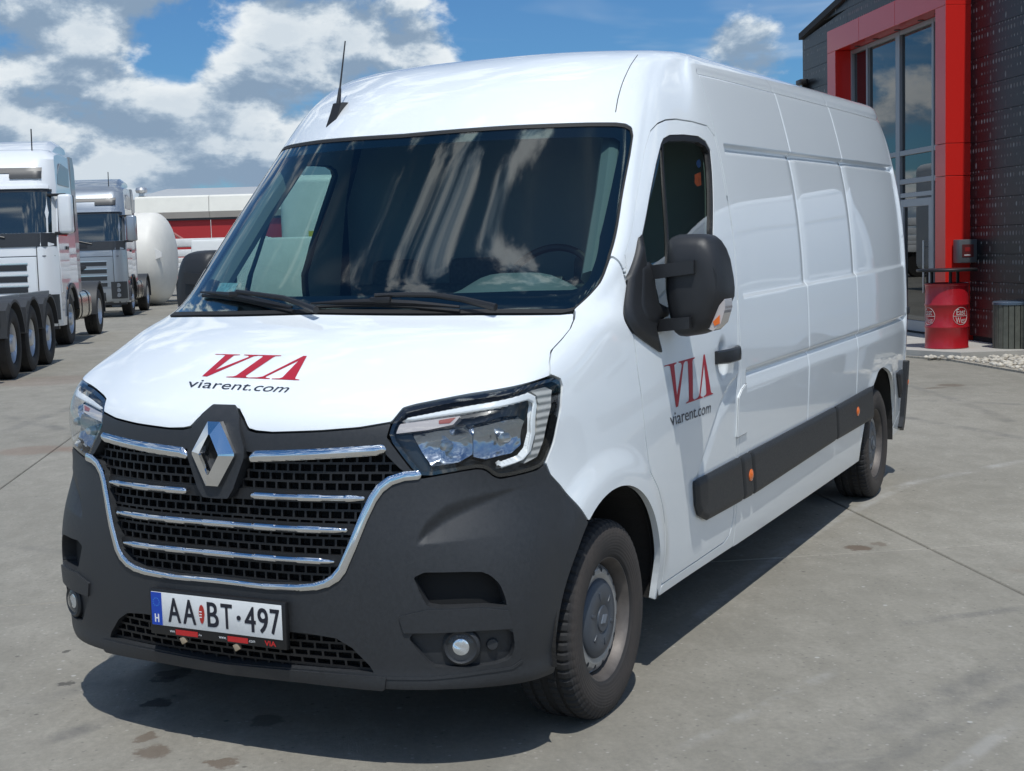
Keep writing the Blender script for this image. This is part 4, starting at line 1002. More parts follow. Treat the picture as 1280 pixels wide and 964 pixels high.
DRIPS = [((183, 921), .045, .65, RUST), ((191, 940), .06, .65, RUST), ((277, 953), .05, .7, RUST), ((197, 879), .055, .8, OIL), ((221, 842), .07, .7, OIL), ((206, 850), .05, .7, OIL), ((82, 814), .03, .7, OIL), ((81, 855), .03, .7, OIL), ((1072, 685), .07, .8, RUST), ((1100, 680), .05, .5, RUST), ((110, 560), .25, .45, (.22, .13, .09)), ((40, 563), .3, .35, (.22, .13, .09)), ((60, 476), .8, .3, (.2, .13, .1)), ((330, 900), .06, .5, OIL)]
def _conc(t, p, tc):
    geo = t.n('ShaderNodeNewGeometry').outputs['Position']
    rot = t.n('ShaderNodeMapping', ins={0: geo, 2: (0, 0, math.radians(-34.5))}).outputs[0]
    big = t.noise(rot, .35, 6, .6).outputs[0]; med = t.noise(rot, 2.2, 6, .65).outputs[0]; fine = t.noise(rot, 38, 6, .78).outputs[0]
    st = t.noise(t.vmath('MULTIPLY', rot, (1., 1.7, 1.)), 3.1, 6, .68, .8).outputs[0]
    oi = t.n('ShaderNodeObjectInfo').outputs['Random']
    v = t.math('ADD', t.math('MULTIPLY', big, .55), t.math('MULTIPLY', med, .45)); v = t.math('ADD', v, t.math('MULTIPLY', t.math('SUBTRACT', st, .5), .55))
    v = t.math('ADD', v, t.math('MULTIPLY', t.math('SUBTRACT', oi, .5), .10))
    c = t.ramp(v, [(.22, (.215, .200, .166)), (.42, (.268, .250, .208)), (.52, (.305, .284, .238)), (.70, (.372, .347, .294))])
    c = t.mix(t.n('ShaderNodeMapRange', ins={0: fine, 1: .3, 2: .7, 3: .0, 4: .55}).outputs[0], c, (.155, .147, .130))
    spk = t.n('ShaderNodeTexVoronoi', ins={'Vector': rot, 'Scale': 9., 'Randomness': 1.}).outputs
    rare = t.math('GREATER_THAN', t.n('ShaderNodeSeparateColor', ins={0: spk['Color']}).outputs[0], .80)
    pale = t.math('GREATER_THAN', t.n('ShaderNodeSeparateColor', ins={0: spk['Color']}).outputs[1], .5)
    sm_ = t.math('MULTIPLY', t.n('ShaderNodeMapRange', ins={0: spk['Distance'], 1: .11, 2: .06}).outputs[0], rare)
    c = t.mix(t.math('MULTIPLY', sm_, .6), c, t.mix(pale, (.06, .055, .05), (.5, .49, .46)))
    sp2 = t.n('ShaderNodeTexVoronoi', ins={'Vector': rot, 'Scale': 34., 'Randomness': 1.}).outputs
    r2 = t.n('ShaderNodeSeparateColor', ins={0: sp2['Color']}).outputs
    m2 = t.math('MULTIPLY', t.n('ShaderNodeMapRange', ins={0: sp2['Distance'], 1: .26, 2: .12}).outputs[0], t.math('GREATER_THAN', r2[0], .62))
    c = t.mix(t.math('MULTIPLY', m2, .45), c, t.mix(t.math('GREATER_THAN', r2[1], .5), (.10, .095, .085), (.46, .44, .40)))
    # pale scuffs
    sc = t.noise(t.vmath('MULTIPLY', rot, (4., .5, 1.)), 1.3, 6, .7, 1.2).outputs[0]
    c = t.mix(t.n('ShaderNodeMapRange', interpolation_type='SMOOTHSTEP', ins={0: sc, 1: .64, 2: .76, 3: 0., 4: .28}).outputs[0], c, (.42, .41, .39))
    # rubber and scuff marks left by turning vehicles: (picture points on the mark), half width, strength, colour
    brk = t.noise(geo, 3.1, 7, .7).outputs[0]; brk2 = t.n('ShaderNodeMapRange', ins={0: brk, 1: .40, 2: .62}).outputs[0]
    for (u0, v0), (u1, v1), w, a, cl in MARKS:
        A = at_ground(u0, v0)[:2]; B = at_ground(u1, v1)[:2]; dr = (B-A)/np.linalg.norm(B-A); nn = np.array([-dr[1], dr[0]])
        off = t.math('SUBTRACT', t.vmath('DOT_PRODUCT', geo, (float(nn[0]), float(nn[1]), 0.)), float(A @ nn))
        al = t.math('SUBTRACT', t.vmath('DOT_PRODUCT', geo, (float(dr[0]), float(dr[1]), 0.)), float(((A+B)/2) @ dr)); L = np.linalg.norm(B-A)
        off = t.math('ADD', off, t.math('MULTIPLY', t.math('POWER', al, 2.), .02))
        m = t.n('ShaderNodeMapRange', interpolation_type='SMOOTHSTEP', ins={0: t.math('ABSOLUTE', off), 1: w*1.5, 2: w*.3, 3: 0., 4: a}).outputs[0]
        m = t.math('MULTIPLY', m, t.n('ShaderNodeMapRange', interpolation_type='SMOOTHSTEP', ins={0: t.math('ABSOLUTE', al), 1: L*.62, 2: L*.40}).outputs[0])
        c = t.mix(t.math('MULTIPLY', m, brk2), c, cl)
    # rusty and oily drips
    sp = t.n('ShaderNodeTexVoronoi', ins={'Vector': t.vmath('ADD', geo, t.vmath('SCALE', t.noise(geo, 5., 3).outputs['Color'], sc=.12)), 'Scale': .55, 'Randomness': 1.})
    m = t.n('ShaderNodeMapRange', interpolation_type='SMOOTHSTEP', ins={0: sp.outputs['Distance'], 1: .11, 2: .07, 3: 0., 4: .55}).outputs[0]
    c = t.mix(t.math('MULTIPLY', m, t.math('GREATER_THAN', t.noise(geo, .33, 2).outputs[0], .5)), c, (.11, .075, .05))
    gw = t.vmath('ADD', geo, t.vmath('SCALE', t.vmath('SUBTRACT', t.noise(geo, 14., 4, .6).outputs['Color'], (.5, .5, .5)), sc=.14))
    for (u, v), r, ak, cl in DRIPS:
        g_ = at_ground(u, v); m = t.n('ShaderNodeMapRange', interpolation_type='SMOOTHSTEP', ins={0: t.vmath('DISTANCE', gw, tuple(map(float, g_))), 1: r*1.15, 2: r*.75, 3: 0., 4: ak}).outputs[0]
        c = t.mix(m, c, cl)
    t.nt.links.new(c, p.inputs['Base Color'])
    b = t.n('ShaderNodeBump', ins={'Strength': .22, 'Distance': .006, 'Height': t.math('ADD', t.noise(rot, 140, 4, .7).outputs[0], t.math('MULTIPLY', t.noise(t.vmath('MULTIPLY', rot, (1., 8., 1.)), 9, 4, .6).outputs[0], .8))})
    t.nt.links.new(b.outputs[0], p.inputs['Normal'])
CONC = mat('yard_concrete', (.3, .29, .27), .82, spec=.3, build=_conc)
gd = MB(); gd.bx(-900, 600, -700, 700, -.5, -.035); ground = gd.obj('ground', mat('joint_fill', (.10, .095, .088), .9, var=.2, vscale=2.)); tag(ground, kind='structure')
YA = math.radians(34.5); YE = np.array([math.cos(YA), math.sin(YA)]); YN = np.array([-math.sin(YA), math.cos(YA)])
# concrete slabs between the joints seen in the photograph
SW, SLN = 5.451, 6.42; n0 = np.array([-4.44, .52]) @ YN; e0 = -1.56
sm = None; k = 0
def in_view(c):
    v = np.array([c[0], c[1], 0])-CP; dep = v @ _f
    return dep > -3 and abs(v @ CR) < max(dep, 0)*.46+6.5 and dep < 75
for i in range(-14, 14):
    for j in range(-22, 12):
        cn = n0+(i+.5)*SW; ce = e0+(j+.5)*SLN; c = YE*ce+YN*cn
        if not (in_view(c) or np.hypot(c[0]+2, c[1]) < 13): continue
        if sm is None:
            mb = MB(); mb.bx(-SLN/2+.005, SLN/2-.005, -SW/2+.005, SW/2-.005, -.05, 0); o = mb.obj('concrete_slab', CONC, ground, bevel=.006, seg=1); sm = o.data
        else: o = link(bpy.data.objects.new('concrete_slab', sm), ground)
        o.location = (c[0], c[1], 0); o.rotation_euler = (0, 0, YA); k += 1
print('slabs', k)
mb = MB(); mb.bx(-900, 600, -700, 700, -.034, -.012)
yard = mb.obj('far_yard', CONC, ground)
# ------------------------------------------------------------------ showroom building
BA = math.radians(33.5); BE = Vector((math.cos(BA), math.sin(BA), 0)); BO = Vector((-16.355, -.224, 0))
def bframe(name, **k): return empty(name, tuple(BO), BA-math.pi/2*0, **k)
# local axes: x along the facade towards the camera, -y out into the yard
def _clad(t, p, tc):
    sp = t.n('ShaderNodeSeparateXYZ', ins={0: tc}); x, z = sp.outputs[0], sp.outputs[2]
    m = None
    for (rows, w, zo, hh, ww) in ((6., .075, .0, .30, .17), (6., .075, .5, .22, .13)):
        pass
    fz = t.math('FRACT', t.math('DIVIDE', z, .39)); 
    def slotrow(zc, pitch, hw, hh, thr, seed):
        fx = t.math('DIVIDE', x, pitch); ix = t.math('FLOOR', fx); dx = t.math('MULTIPLY', t.math('SUBTRACT', t.math('SUBTRACT', fx, ix), .5), pitch)
        dz = t.math('MULTIPLY', t.math('SUBTRACT', fz, zc), .39)
        e = t.math('ADD', t.math('POWER', t.math('DIVIDE', dx, hw), 2.), t.math('POWER', t.math('DIVIDE', dz, hh), 2.))
        rnd = t.n('ShaderNodeTexWhiteNoise', noise_dimensions='3D', ins={0: t.n('ShaderNodeCombineXYZ', ins={0: ix, 1: t.math('FLOOR', t.math('DIVIDE', z, .39)), 2: float(seed)}).outputs[0]}).outputs[0]
        a = t.n('ShaderNodeMapRange', ins={0: e, 1: 1.2, 2: .6}).outputs[0]
        return t.math('MULTIPLY', a, t.n('ShaderNodeMapRange', ins={0: rnd, 1: thr, 2: 1., 3: 0., 4: 1.}).outputs[0])
    rows = [slotrow(.16, .085, .020, .032, .0, 1), slotrow(.40, .085, .013, .020, .2, 2), slotrow(.62, .43, .020, .044, .1, 3), slotrow(.84, .085, .013, .019, .15, 4)]
    for r in rows: m = r if m is None else t.math('MAXIMUM', m, r)
    c = t.mix(t.math('MULTIPLY', m, .8), (.009, .010, .012), (.34, .34, .33)); t.nt.links.new(c, p.inputs['Base Color'])
    t.nt.links.new(t.n('ShaderNodeMapRange', ins={0: m, 3: .34, 4: .8}).outputs[0], p.inputs['Roughness'])
    t.nt.links.new(t.n('ShaderNodeBump', invert=True, ins={'Strength': .6, 'Distance': .006, 'Height': m}).outputs[0], p.inputs['Normal'])
CLAD = mat('perforated_cladding', (.012, .013, .015), .34, spec=.35, build=_clad)
BRED = mat('red_panel', (.62, .018, .012), .33, coat=.35, coat_r=.12)
ALU = mat('mullion_grey', (.30, .32, .34), .42, metal=.3)
PANE = glass('shop_glass', (.16, .20, .20), 1.6, refl=1.5)
bld = bframe('showroom_building', label='black showroom building with perforated cladding, red portal frame and tall glazing', cat='building')
def bpart(mb, name, m, parent=bld, bevel=0., **k): return mb.obj(name, m, parent, bevel=bevel, **k)
roofz = lambda s: 5.45+.14*(s+7.2)
# walls: core behind the cladding, in pieces round the glazed opening
def wallp(name, pts, y0, y1, m):
    mb = MB(); mb.prism(pts, 'y', y0, y1); return bpart(mb, name, m)
CORE = mat('wall_core', (.03, .03, .032), .8)
wallp('wall', [(-7.15, .1), (-4.62, .1), (-4.62, 5.06), (-.15, 5.06), (-.15, .1), (7, .1), (7, 7.38), (-7.15, 5.40)], .06, .36, CORE)
wallp('side_wall', [(-7.15, .1), (-6.85, .1), (-6.85, 5.4), (-7.15, 5.4)], .36, 22., CORE)
wallp('roof', [(-7.25, 5.46), (7.1, 7.47), (7.1, 7.57), (-7.25, 5.58)], -.06, 22., CORE)
rowh = .39
def panel(s0, s1, z0, z1, clipz=None):
    a = z1 if clipz is None else None
    pts = [(s0, z0), (s1, z0), (s1, z1), (s0, z1)] if clipz is None else [(s0, z0), (s1, z0), (s1, max(min(z1, clipz(s1)), z0+.01)), (s0, max(min(z1, clipz(s0)), z0+.005))]
    mb = MB(); mb.prism(pts, 'y', -.0, .05); bpart(mb, 'cladding_panel', CLAD)
for r in range(24):
    z0 = .17+r*rowh+.003; z1 = z0+rowh-.006
    for s0, s1 in ((-7.2, -4.80), (-4.80, -1.9), (-1.9, .03), (.03, 3.0), (3.0, 5.0), (5.0, 7.0)):
        lo = min(roofz(s0), 9.05); 
        top_ = min(roofz(s1), 9.05)
        if z0 > top_-.02: continue
        if s0 in (-4.80, -1.9) and z0 < 4.9: continue
        panel(s0+.004, s1-.004, z0, z1, None if z1 < lo else (lambda s: min(roofz(s), 9.05)))
# red portal
mb = MB(); mb.bx(-.32, .028, -.37, .03, .10, 5.23); 
def portal():
    out = []
    for z0, z1 in ((.10, 2.455), (2.463, 2.915), (2.923, 4.85)):
        m1 = MB(); m1.bx(-.32, .028, -.37, .055, z0, z1); out.append(bpart(m1, 'portal_panel', BRED, bevel=.004, seg=1))
    m1 = MB(); m1.bx(-4.80, -4.40, -.37, .055, .10, 4.85); bpart(m1, 'portal_panel', BRED, bevel=.004, seg=1)
    for a, b in ((-4.80, -3.3), (-3.292, -1.8), (-1.792, .028)):
        m1 = MB(); m1.bx(a, b, -.37, .055, 4.853, 5.23); bpart(m1, 'portal_panel', BRED, bevel=.004, seg=1)
portal()
for s in (-3.9, -3.1, -2.2, -1.3, -.7):
    m1 = MB(); m1.lathe([(.05, 4.842), (.05, 4.853)], 'z', (s, -.16, 0), 12); bpart(m1, 'downlight', mat('downlight_dark', (.05, .05, .05), .4))
# curtain wall
cols = [-4.37, -3.64, -2.42, -2.30, -1.06, -.36]
GY = -.045
xs_m = [-4.375, -3.66, -2.36, -1.04, -.345]
for s, w in zip(xs_m, (.06, .06, .16, .07, .05)):
    m1 = MB(); m1.bx(s-w/2, s+w/2, GY-.05, GY+.07, .10, 4.85); bpart(m1, 'mullion', ALU, bevel=.006, seg=1)
for z, h in ((4.815, .07), (2.93, .08), (2.48, .08)):
    for a, b, wa, wb in zip(xs_m, xs_m[1:], (.03, .03, .08, .035), (.03, .08, .035, .025)):
        m1 = MB(); m1.bx(a+wa, b-wb, GY-.045, GY+.065, z-h/2, z+h/2); bpart(m1, 'transom', ALU, bevel=.005, seg=1)
for a, b, wa, wb in zip(xs_m, xs_m[1:], (.03, .03, .08, .035), (.03, .08, .035, .025)):
    for z0, z1 in ((.12, 2.44), (2.52, 2.89), (2.97, 4.78)):
        m1 = MB(); m1.bx(a+wa+.001, b-wb-.001, GY, GY+.012, z0, z1)
        bpart(m1, 'glass_pane', PANE)
# entrance door in the bay beside the red column
dr = []
for a, b, z0, z1 in ((-2.28, -2.16, .14, 2.20), (-1.20, -1.08, .14, 2.20), (-2.16, -1.20, 2.08, 2.20), (-2.16, -1.20, .14, .30), (-2.28, -1.08, 2.23, 2.30)):
    m1 = MB(); m1.bx(a, b, GY-.04, GY-.002, z0, z1); bpart(m1, 'door_frame', mat('door_grey', (.34, .36, .38), .4, metal=.3), bevel=.004, seg=1)
m1 = MB(); m1.tube([(-1.27, GY-.09, .75), (-1.27, GY-.09, 1.55)], .016, 8); bpart(m1, 'door_pull', SATIN)
m1 = MB(); m1.tube([(-1.27, GY-.09, .85), (-1.27, GY-.03, .85)], .012, 8); m1.tube([(-1.27, GY-.09, 1.45), (-1.27, GY-.03, 1.45)], .012, 8); bpart(m1, 'pull_bracket', SATIN)['kind'] = 'stuff'
# room behind the glass
room = mat('room_wall', (.10, .10, .10), .8)
m1 = MB(); m1.bx(-4.6, -.1, 4.2, 4.3, .1, 5.0); bpart(m1, 'room_back_wall', room)
m1 = MB(); m1.bx(-4.6, -.1, .36, 4.2, .08, .11); bpart(m1, 'room_floor', mat('room_tile', (.22, .20, .17), .35))
m1 = MB(); m1.bx(-4.6, -.1, .36, 4.2, 5.0, 5.06); bpart(m1, 'room_ceiling', room)
for r, z in enumerate((.55, .85, 1.15, 1.45)):
    m1 = MB(); m1.bx(-3.6, -1.2, 2.0, 2.35, z, z+.03); bpart(m1, 'display_shelf', mat('shelf_dark', (.05, .05, .05), .5))
    for q in range(7):
        m1 = MB(); x0 = -3.5+q*.32; m1.bx(x0, x0+.2, 2.05, 2.25, z+.031, z+.12+.05*random.random())
        bpart(m1, 'leaflet_stack', mat('leaflet_%d' % (q % 3), [(.5, .5, .48), (.35, .06, .05), (.3, .34, .4)][q % 3], .6))
# wall lamp on the far corner and camera
wl = empty('wall_floodlight', label='small black floodlight on the far corner of the cladding', cat='floodlight')
wl.location = BO+BE*(-6.95)+Vector((0, 0, 4.62)); wl.rotation_euler = (0, 0, BA)
mb = MB(); mb.box((0, -.10, 0), (.30, .16, .10)); mb.obj('lamp_head', BLACK, wl, bevel=.02); mb = MB(); mb.box((0, -.04, -.09), (.06, .12, .12)); mb.obj('lamp_bracket', BLACK, wl)
# letter box on the cladding
bx_ = empty('wall_letter_box', label='small grey box with red sticker fixed to the black cladding', cat='box'); bx_.location = BO+BE*.03; bx_.rotation_euler = (0, 0, BA)
mb = MB(); mb.bx(.03, .24, -.27, -.002, 1.22, 1.55); mb.obj('box_body', mat('box_grey', (.09, .095, .10), .4), bx_, bevel=.01)
mb = MB(); mb.bx(.242, .2445, -.23, -.06, 1.30, 1.48); mb.obj('box_sticker', mat('box_sticker', (.10, .02, .02), .4), bx_)
mb = MB(); mb.bx(.245, .247, -.19, -.11, 1.38, 1.44); mb.obj('sticker_mark', mat('box_mark', (.25, .02, .02), .4), bx_)
mb = MB(); mb.bx(.245, .247, -.20, -.11, 1.325, 1.335); mb.obj('sticker_line', mat('plate_letter_white'), bx_)
# pavement and pebble bed along the facade
def bl_pt(s, d, z=0.): p = BO+BE*s+Vector((math.sin(BA), -math.cos(BA), 0))*d; return (p.x, p.y)
def flat(name, pts, z0, z1, m, bevel=0.):
    mb = MB(); mb.prism([bl_pt(*p) for p in pts], 'z', z0, z1); return mb.obj(name, m, None, bevel=bevel)
PAVE = mat('pavement_concrete', (.40, .385, .35), .85, var=.14, vscale=1.4, bump=.3, bscale=60)
pv = flat('pavement', [(-9, -.0), (-9, 2.1), (.2, 1.75), (1.3, 1.42), (2.0, 1.05), (2.05, .0)], -.04, .10, PAVE, .012); tag(pv, kind='structure')
pb = flat('pebble_bed', [(2.055, 0.), (2.05, 1.03), (1.3, 1.45), (1.0, 1.62), (2.0, 1.22), (7, 1.12), (7, 0)], -.04, .025, mat('gravel_base', (.33, .30, .25), .9, var=.4, vscale=30, bump=1., bscale=25)); tag(pb, kind='structure')
bm = bmesh.new()
for k in range(900):
    s = random.uniform(1.2, 6.5); d = random.uniform(.05, 1.42); lim = np.interp(s, [1.0, 2.0, 2.06, 2.6, 9], [1.55, 1.05, .0, 0., 0.])
    if d < lim or (s < 2.05 and d > 1.62) or (s > 2.05 and d > 1.15): continue
    r = random.uniform(.018, .045); x, y = bl_pt(s, d)
    g = bmesh.ops.create_icosphere(bm, subdivisions=1, radius=r, matrix=Matrix.Translation((x, y, .025+r*.35)) @ Matrix.Rotation(random.uniform(0, 6), 4, 'Z') @ Matrix.Diagonal((1.3, 1, .7, 1)))
peb = bm_obj('pebbles', bm, mat('pebble_white', (.50, .46, .39), .85, var=.35, vscale=9), None, math.radians(60)); tag(peb, 'cream pebbles strewn along the foot of the black facade', 'pebbles', kind='stuff')
# oil drum bar table
def cyl_text(mb_txt, R, z0, z1, a0, a1, name, m, parent):
    V, F = text_mesh(mb_txt); lo, hi = V.min(0), V.max(0); W = (V-lo)/(hi-lo)
    mesh_obj(name, [(R*math.cos(a0+(a1-a0)*w[0]), R*math.sin(a0+(a1-a0)*w[0]), z0+(z1-z0)*w[1]) for w in W], F, m, parent)
dr_ = empty('drum_table', (-14.90, -.30, .10), label='red oil drum bar table with thin black round top', cat='table')
DRED = mat('drum_red', (.36, .008, .014), .34, coat=.3, var=.08, vscale=8)
mb = MB(); mb.lathe([(.0, 0), (.283, 0), (.288, .012), (.282, .025), (.281, .27), (.290, .285), (.290, .295), (.281, .31), (.281, .57), (.290, .585), (.290, .595), (.281, .61), (.281, .845), (.289, .855), (.289, .875), (.276, .88), (.27, .865), (.0, .862)], 'z', (0, 0, 0), 56); mb.obj('drum', DRED, dr_)
mb = MB(); mb.lathe([(.0, 1.035), (.39, 1.035), (.395, 1.045), (.395, 1.062), (.39, 1.07), (.0, 1.07)], 'z', (0, 0, 0), 56); mb.obj('table_top', BLACK, dr_)
for a in (.4, 2.5, 4.6):
    mb = MB(); mb.tube([(.2*math.cos(a), .2*math.sin(a), .862), (.2*math.cos(a), .2*math.sin(a), 1.036)], .022, 10); mb.obj('post', BLACK, dr_)
PW = mat('drum_print', (.55, .52, .50), .5); AC = math.atan2(CP[1]+.3, CP[0]+14.9)
for da in (.72, -.98):
    lg = empty('drum_emblem'); lg.parent = dr_; a = AC+da
    ring = MB()
    pts = [(a+.42*math.cos(t), .44+.115*math.sin(t)) for t in np.linspace(0, 2*math.pi, 37)]
    ring.tube([(.2835*math.cos(x), .2835*math.sin(x), z) for x, z in pts], .0028, 5, cap=False); ring.obj('emblem_ring', PW, lg)
    for tz in (.44,):
        m1 = MB(); m1.tube([(.2835*math.cos(a-.42+.84*q/12), .2835*math.sin(a-.42+.84*q/12), tz) for q in range(13)], .003, 5); m1.obj('emblem_line', PW, lg)
    cyl_text('East', .2838, .455, .535, a-.26, a+.26, 'emblem_word', PW, lg); cyl_text('West', .2838, .345, .425, a-.30, a+.30, 'emblem_word', PW, lg)
# litter bin with upright boards
lb = empty('litter_bin', (-14.98, .55, .02), BA, label='grey-green slatted litter bin with blue-grey lid on the pebbles', cat='bin')
BINM = mat('bin_board', (.10, .105, .085), .7, var=.2, vscale=10); R_ = .255
mb = MB(); mb.lathe([(.0, .02), (R_-.03, .02), (R_-.03, .66), (.0, .66)], 'z', (0, 0, 0), 32); mb.obj('bin_liner', DARK, lb)
nb = 22
for k in range(nb):
    a = 2*math.pi*k/nb
    hole = abs(((a-2.62+BA*0+math.pi) % (2*math.pi))-math.pi) < .33
    for z0, z1 in (((0, .42), (.56, .66)) if hole else ((0, .66),)):
        mb = MB(); mb.box((R_*math.cos(a), R_*math.sin(a), (z0+z1)/2), (.022, 2*math.pi*R_/nb-.008, z1-z0), a); mb.obj('bin_board', BINM, lb, bevel=.003, seg=1)
mb = MB(); mb.lathe([(.0, .70), (R_+.005, .70), (R_+.02, .69), (R_+.02, .66), (R_-.01, .655), (.0, .655)], 'z', (0, 0, 0), 32); mb.obj('bin_lid', mat('bin_lid', (.10, .14, .19), .3, metal=.3), lb)
# ------------------------------------------------------------------ lorries, trailer, tank, warehouse
TWHITE = mat('lorry_white', (.78, .80, .81), .3, coat=1., coat_r=.04); TSILV = mat('lorry_silver', (.34, .37, .40), .28, metal=.55, coat=1., coat_r=.04)
TGREY = mat('lorry_grey_panel', (.20, .22, .24), .35, coat=.5); TDARK = mat('lorry_dark', (.03, .032, .035), .4)
TGLASS = mat('lorry_glass', (.012, .022, .028), .05, coat=1., spec=.7); TLAMP = mat('lorry_lamp', (.35, .38, .42), .12, metal=.6)
TANKM = mat('fuel_tank_alu', (.62, .58, .50), .22, metal=1., var=.12, vscale=5); MUD = mat('mudguard', (.035, .037, .04), .55)
HWHEEL = mat('lorry_rim', (.62, .64, .66), .35, metal=.6)
def heavy_wheel(R=.50, w=.30, dual=False):
    W = empty('wheel')
    mb = MB(); r0 = .29
    pr = [(r0, .42), (r0+.03, .48), (R*.8, .5), (R-.04, .47), (R-.005, .42), (R, .34), (R, .14), (R-.012, .13), (R-.012, .10), (R, .09), (R, -.09), (R-.012, -.10), (R-.012, -.13), (R, -.14), (R, -.34), (R-.005, -.42), (R-.04, -.47), (R*.8, -.5), (r0+.03, -.48), (r0, -.42)]
    mb.lathe([(r, a*w) for r, a in pr], 'y', (0, 0, 0), 48, close=True); mb.obj('tyre', TYRE, W)
    mb = MB(); s = -1 if dual else 1
    if dual: prof = [(.293, -.12), (.295, .13), (.285, .14), (.275, .12), (.262, -.02), (.20, -.05), (.13, -.05), (.12, .02), (.0, .03)]
    else: prof = [(.293, -.12), (.295, .13), (.285, .14), (.275, .12), (.265, .06), (.21, .075), (.14, .10), (.12, .15), (.10, .165), (.0, .165)]
    mb.lathe(prof, 'y', (0, 0, 0), 40); rim = mb.obj('rim', HWHEEL, W)
    mb = MB()
    for k in range(10):
        a = 2*math.pi*k/10; mb.lathe([(.0, .0), (.026, .0)], 'y', (.235*math.cos(a), (.071 if not dual else -.034), .235*math.sin(a)), 10)
    mb.obj('rim_hole', DARK, W)['kind'] = 'stuff'
    return W
FWH = heavy_wheel(); RWH = heavy_wheel(dual=True)
_used = {}
def put_wheel(proto, parent, loc, sg):
    o = proto if id(proto) not in _used else copy_tree(proto)
    _used[id(proto)] = 1; o.parent = parent; o.location = loc; o.rotation_euler = (0, random.uniform(0, 3), 0 if sg > 0 else math.pi); return o
def make_lorry(label, loc, paint):
    T = empty('tractor_lorry', loc, math.radians(35), label=label, cat='lorry', group='tractor lorries parked in a row')
    def P(mb, name, m, bevel=0., parent=T, **k): return mb.obj(name, m, parent, bevel=bevel, **k)
    # cab shell: side profile with the wheel arch cut out
    prof = [(1.36, .42), (1.44, .55), (1.46, 1.0), (1.45, 1.62), (1.43, 1.95), (1.34, 2.55), (1.24, 3.0), (1.14, 3.28), (.98, 3.56), (.72, 3.74), (.3, 3.80), (-.85, 3.80), (-.90, 3.75), (-.90, .95), (-.64, .92)]+arc(0, .52, .64, .62, 150, 10, 12)+[(.72, .45), (.75, .42)]
    cs = lambda y: .30*(max(abs(y)-.88, 0)/.37)**2.2
    bm = bmesh.new(); L = []
    for y in (-1.25, -1.235, -1.19, -1.10, -.98, -.85, .85, .98, 1.10, 1.19, 1.235, 1.25):
        L.append([bm.verts.new((x-cs(y)*min(max((x-.7)/.5, 0), 1), y*(1 if z < 2.9 else 1-.05*min((z-2.9)/.9, 1)), z-.35*cs(y)*(1 if z > 3.6 else 0))) for x, z in prof])
    n = len(prof)
    for A, B in zip(L, L[1:]):
        for i in range(n): bm.faces.new((A[i], A[(i+1) % n], B[(i+1) % n], B[i]))
    bm.faces.new(L[0]); bm.faces.new(L[-1][::-1])
    bm_obj('cab', bm, paint, T, math.radians(28))
    fx = lambda z: float(np.interp(z, [.42, .55, 1.0, 1.62, 1.95, 2.55, 3.0, 3.28, 3.56], [1.36, 1.44, 1.46, 1.45, 1.43, 1.34, 1.24, 1.14, .98]))
    def strip(name, z0, z1, y0, y1, m, out=.012, dep=.03, parent=T, bev=.006):
        pts = [(fx(z)+out, z) for z in np.linspace(z0, z1, 4)]; pts += [(x-dep-out, z) for x, z in pts[::-1]]
        bm = bmesh.new(); R = [[bm.verts.new((x-cs(y), y, z)) for x, z in pts] for y in np.linspace(min(y0, y1), max(y0, y1), 15)]; n = len(pts)
        for A, B in zip(R, R[1:]):
            for i in range(n): bm.faces.new((A[i], A[(i+1) % n], B[(i+1) % n], B[i]))
        bm.faces.new(R[0]); bm.faces.new(R[-1][::-1])
        return bm_obj(name, bm, m, parent, math.radians(35))
    ws = strip('windscreen', 2.18, 2.96, -1.17, 1.17, TGLASS, .014)
    strip('windscreen_edge', 2.94, 2.99, -1.18, 1.18, TDARK, .018, parent=ws)
    strip('cowl_panel', 1.92, 2.17, -1.23, 1.23, TDARK, .016)
    strip('badge', 2.00, 2.09, -.22, .22, BLACK, .03)
    for y in (-.5, .35):
        mb = MB(); mb.tube([(fx(2.12)+.03, y, 2.10), (fx(2.22)+.035, y-.5, 2.22)], .018, 6); P(mb, 'wiper', BLACK, parent=ws)
    strip('sun_visor', 3.30, 3.40, -1.02, 1.02, TDARK, .02); strip('roof_lamp', 3.20, 3.33, .45, 1.02, TDARK, .035); strip('roof_lamp', 3.20, 3.33, -1.02, -.45, TDARK, .035)
    strip('visor_lip', 3.0, 3.06, -1.14, 1.14, paint, .05, .08)
    # grille
    gr = strip('grille_frame', .86, 1.72, -.88, .88, paint, .018, .04)
    for k, z in enumerate((1.48, 1.27, 1.07, .89)): strip('grille_slot', z, z+.105, -.72, .72, TDARK, .026, .03, gr)
    mb = MB(); mb.lathe([(.0, .03), (.12, .02), (.13, .0)], 'x', (0, 0, 0), 24); mb.move(Matrix.Translation((fx(1.45)+.03, 0, 1.45)) @ Matrix.Diagonal((1, 1.3, .6, 1))); P(mb, 'oval_badge', TDARK, parent=gr)
    for k in range(4): strip('grille_bar', (1.60, 1.39, 1.19, .995)[k], (1.60, 1.39, 1.19, .995)[k]+.02, -.74, .74, CHROME if k < 3 else paint, .034, .02, gr)
    strip('front_bumper', .46, .84, -1.23, 1.23, paint, .03, .1); strip('bumper_lip', .36, .46, -1.18, 1.18, TDARK, .0, .12)
    strip('number_plate', .52, .63, -.26, .26, mat('plate_white'), .05, .03)
    strip('corner_seam', 1.0, 1.92, .90, .915, TDARK, .004, .02); strip('corner_seam', 1.0, 1.92, -.915, -.90, TDARK, .004, .02)
    strip('waist_seam', 1.735, 1.75, -1.2, 1.2, TDARK, .004, .02)
    strip('bumper_intake', .48, .72, -.66, .66, TDARK, .036, .04)
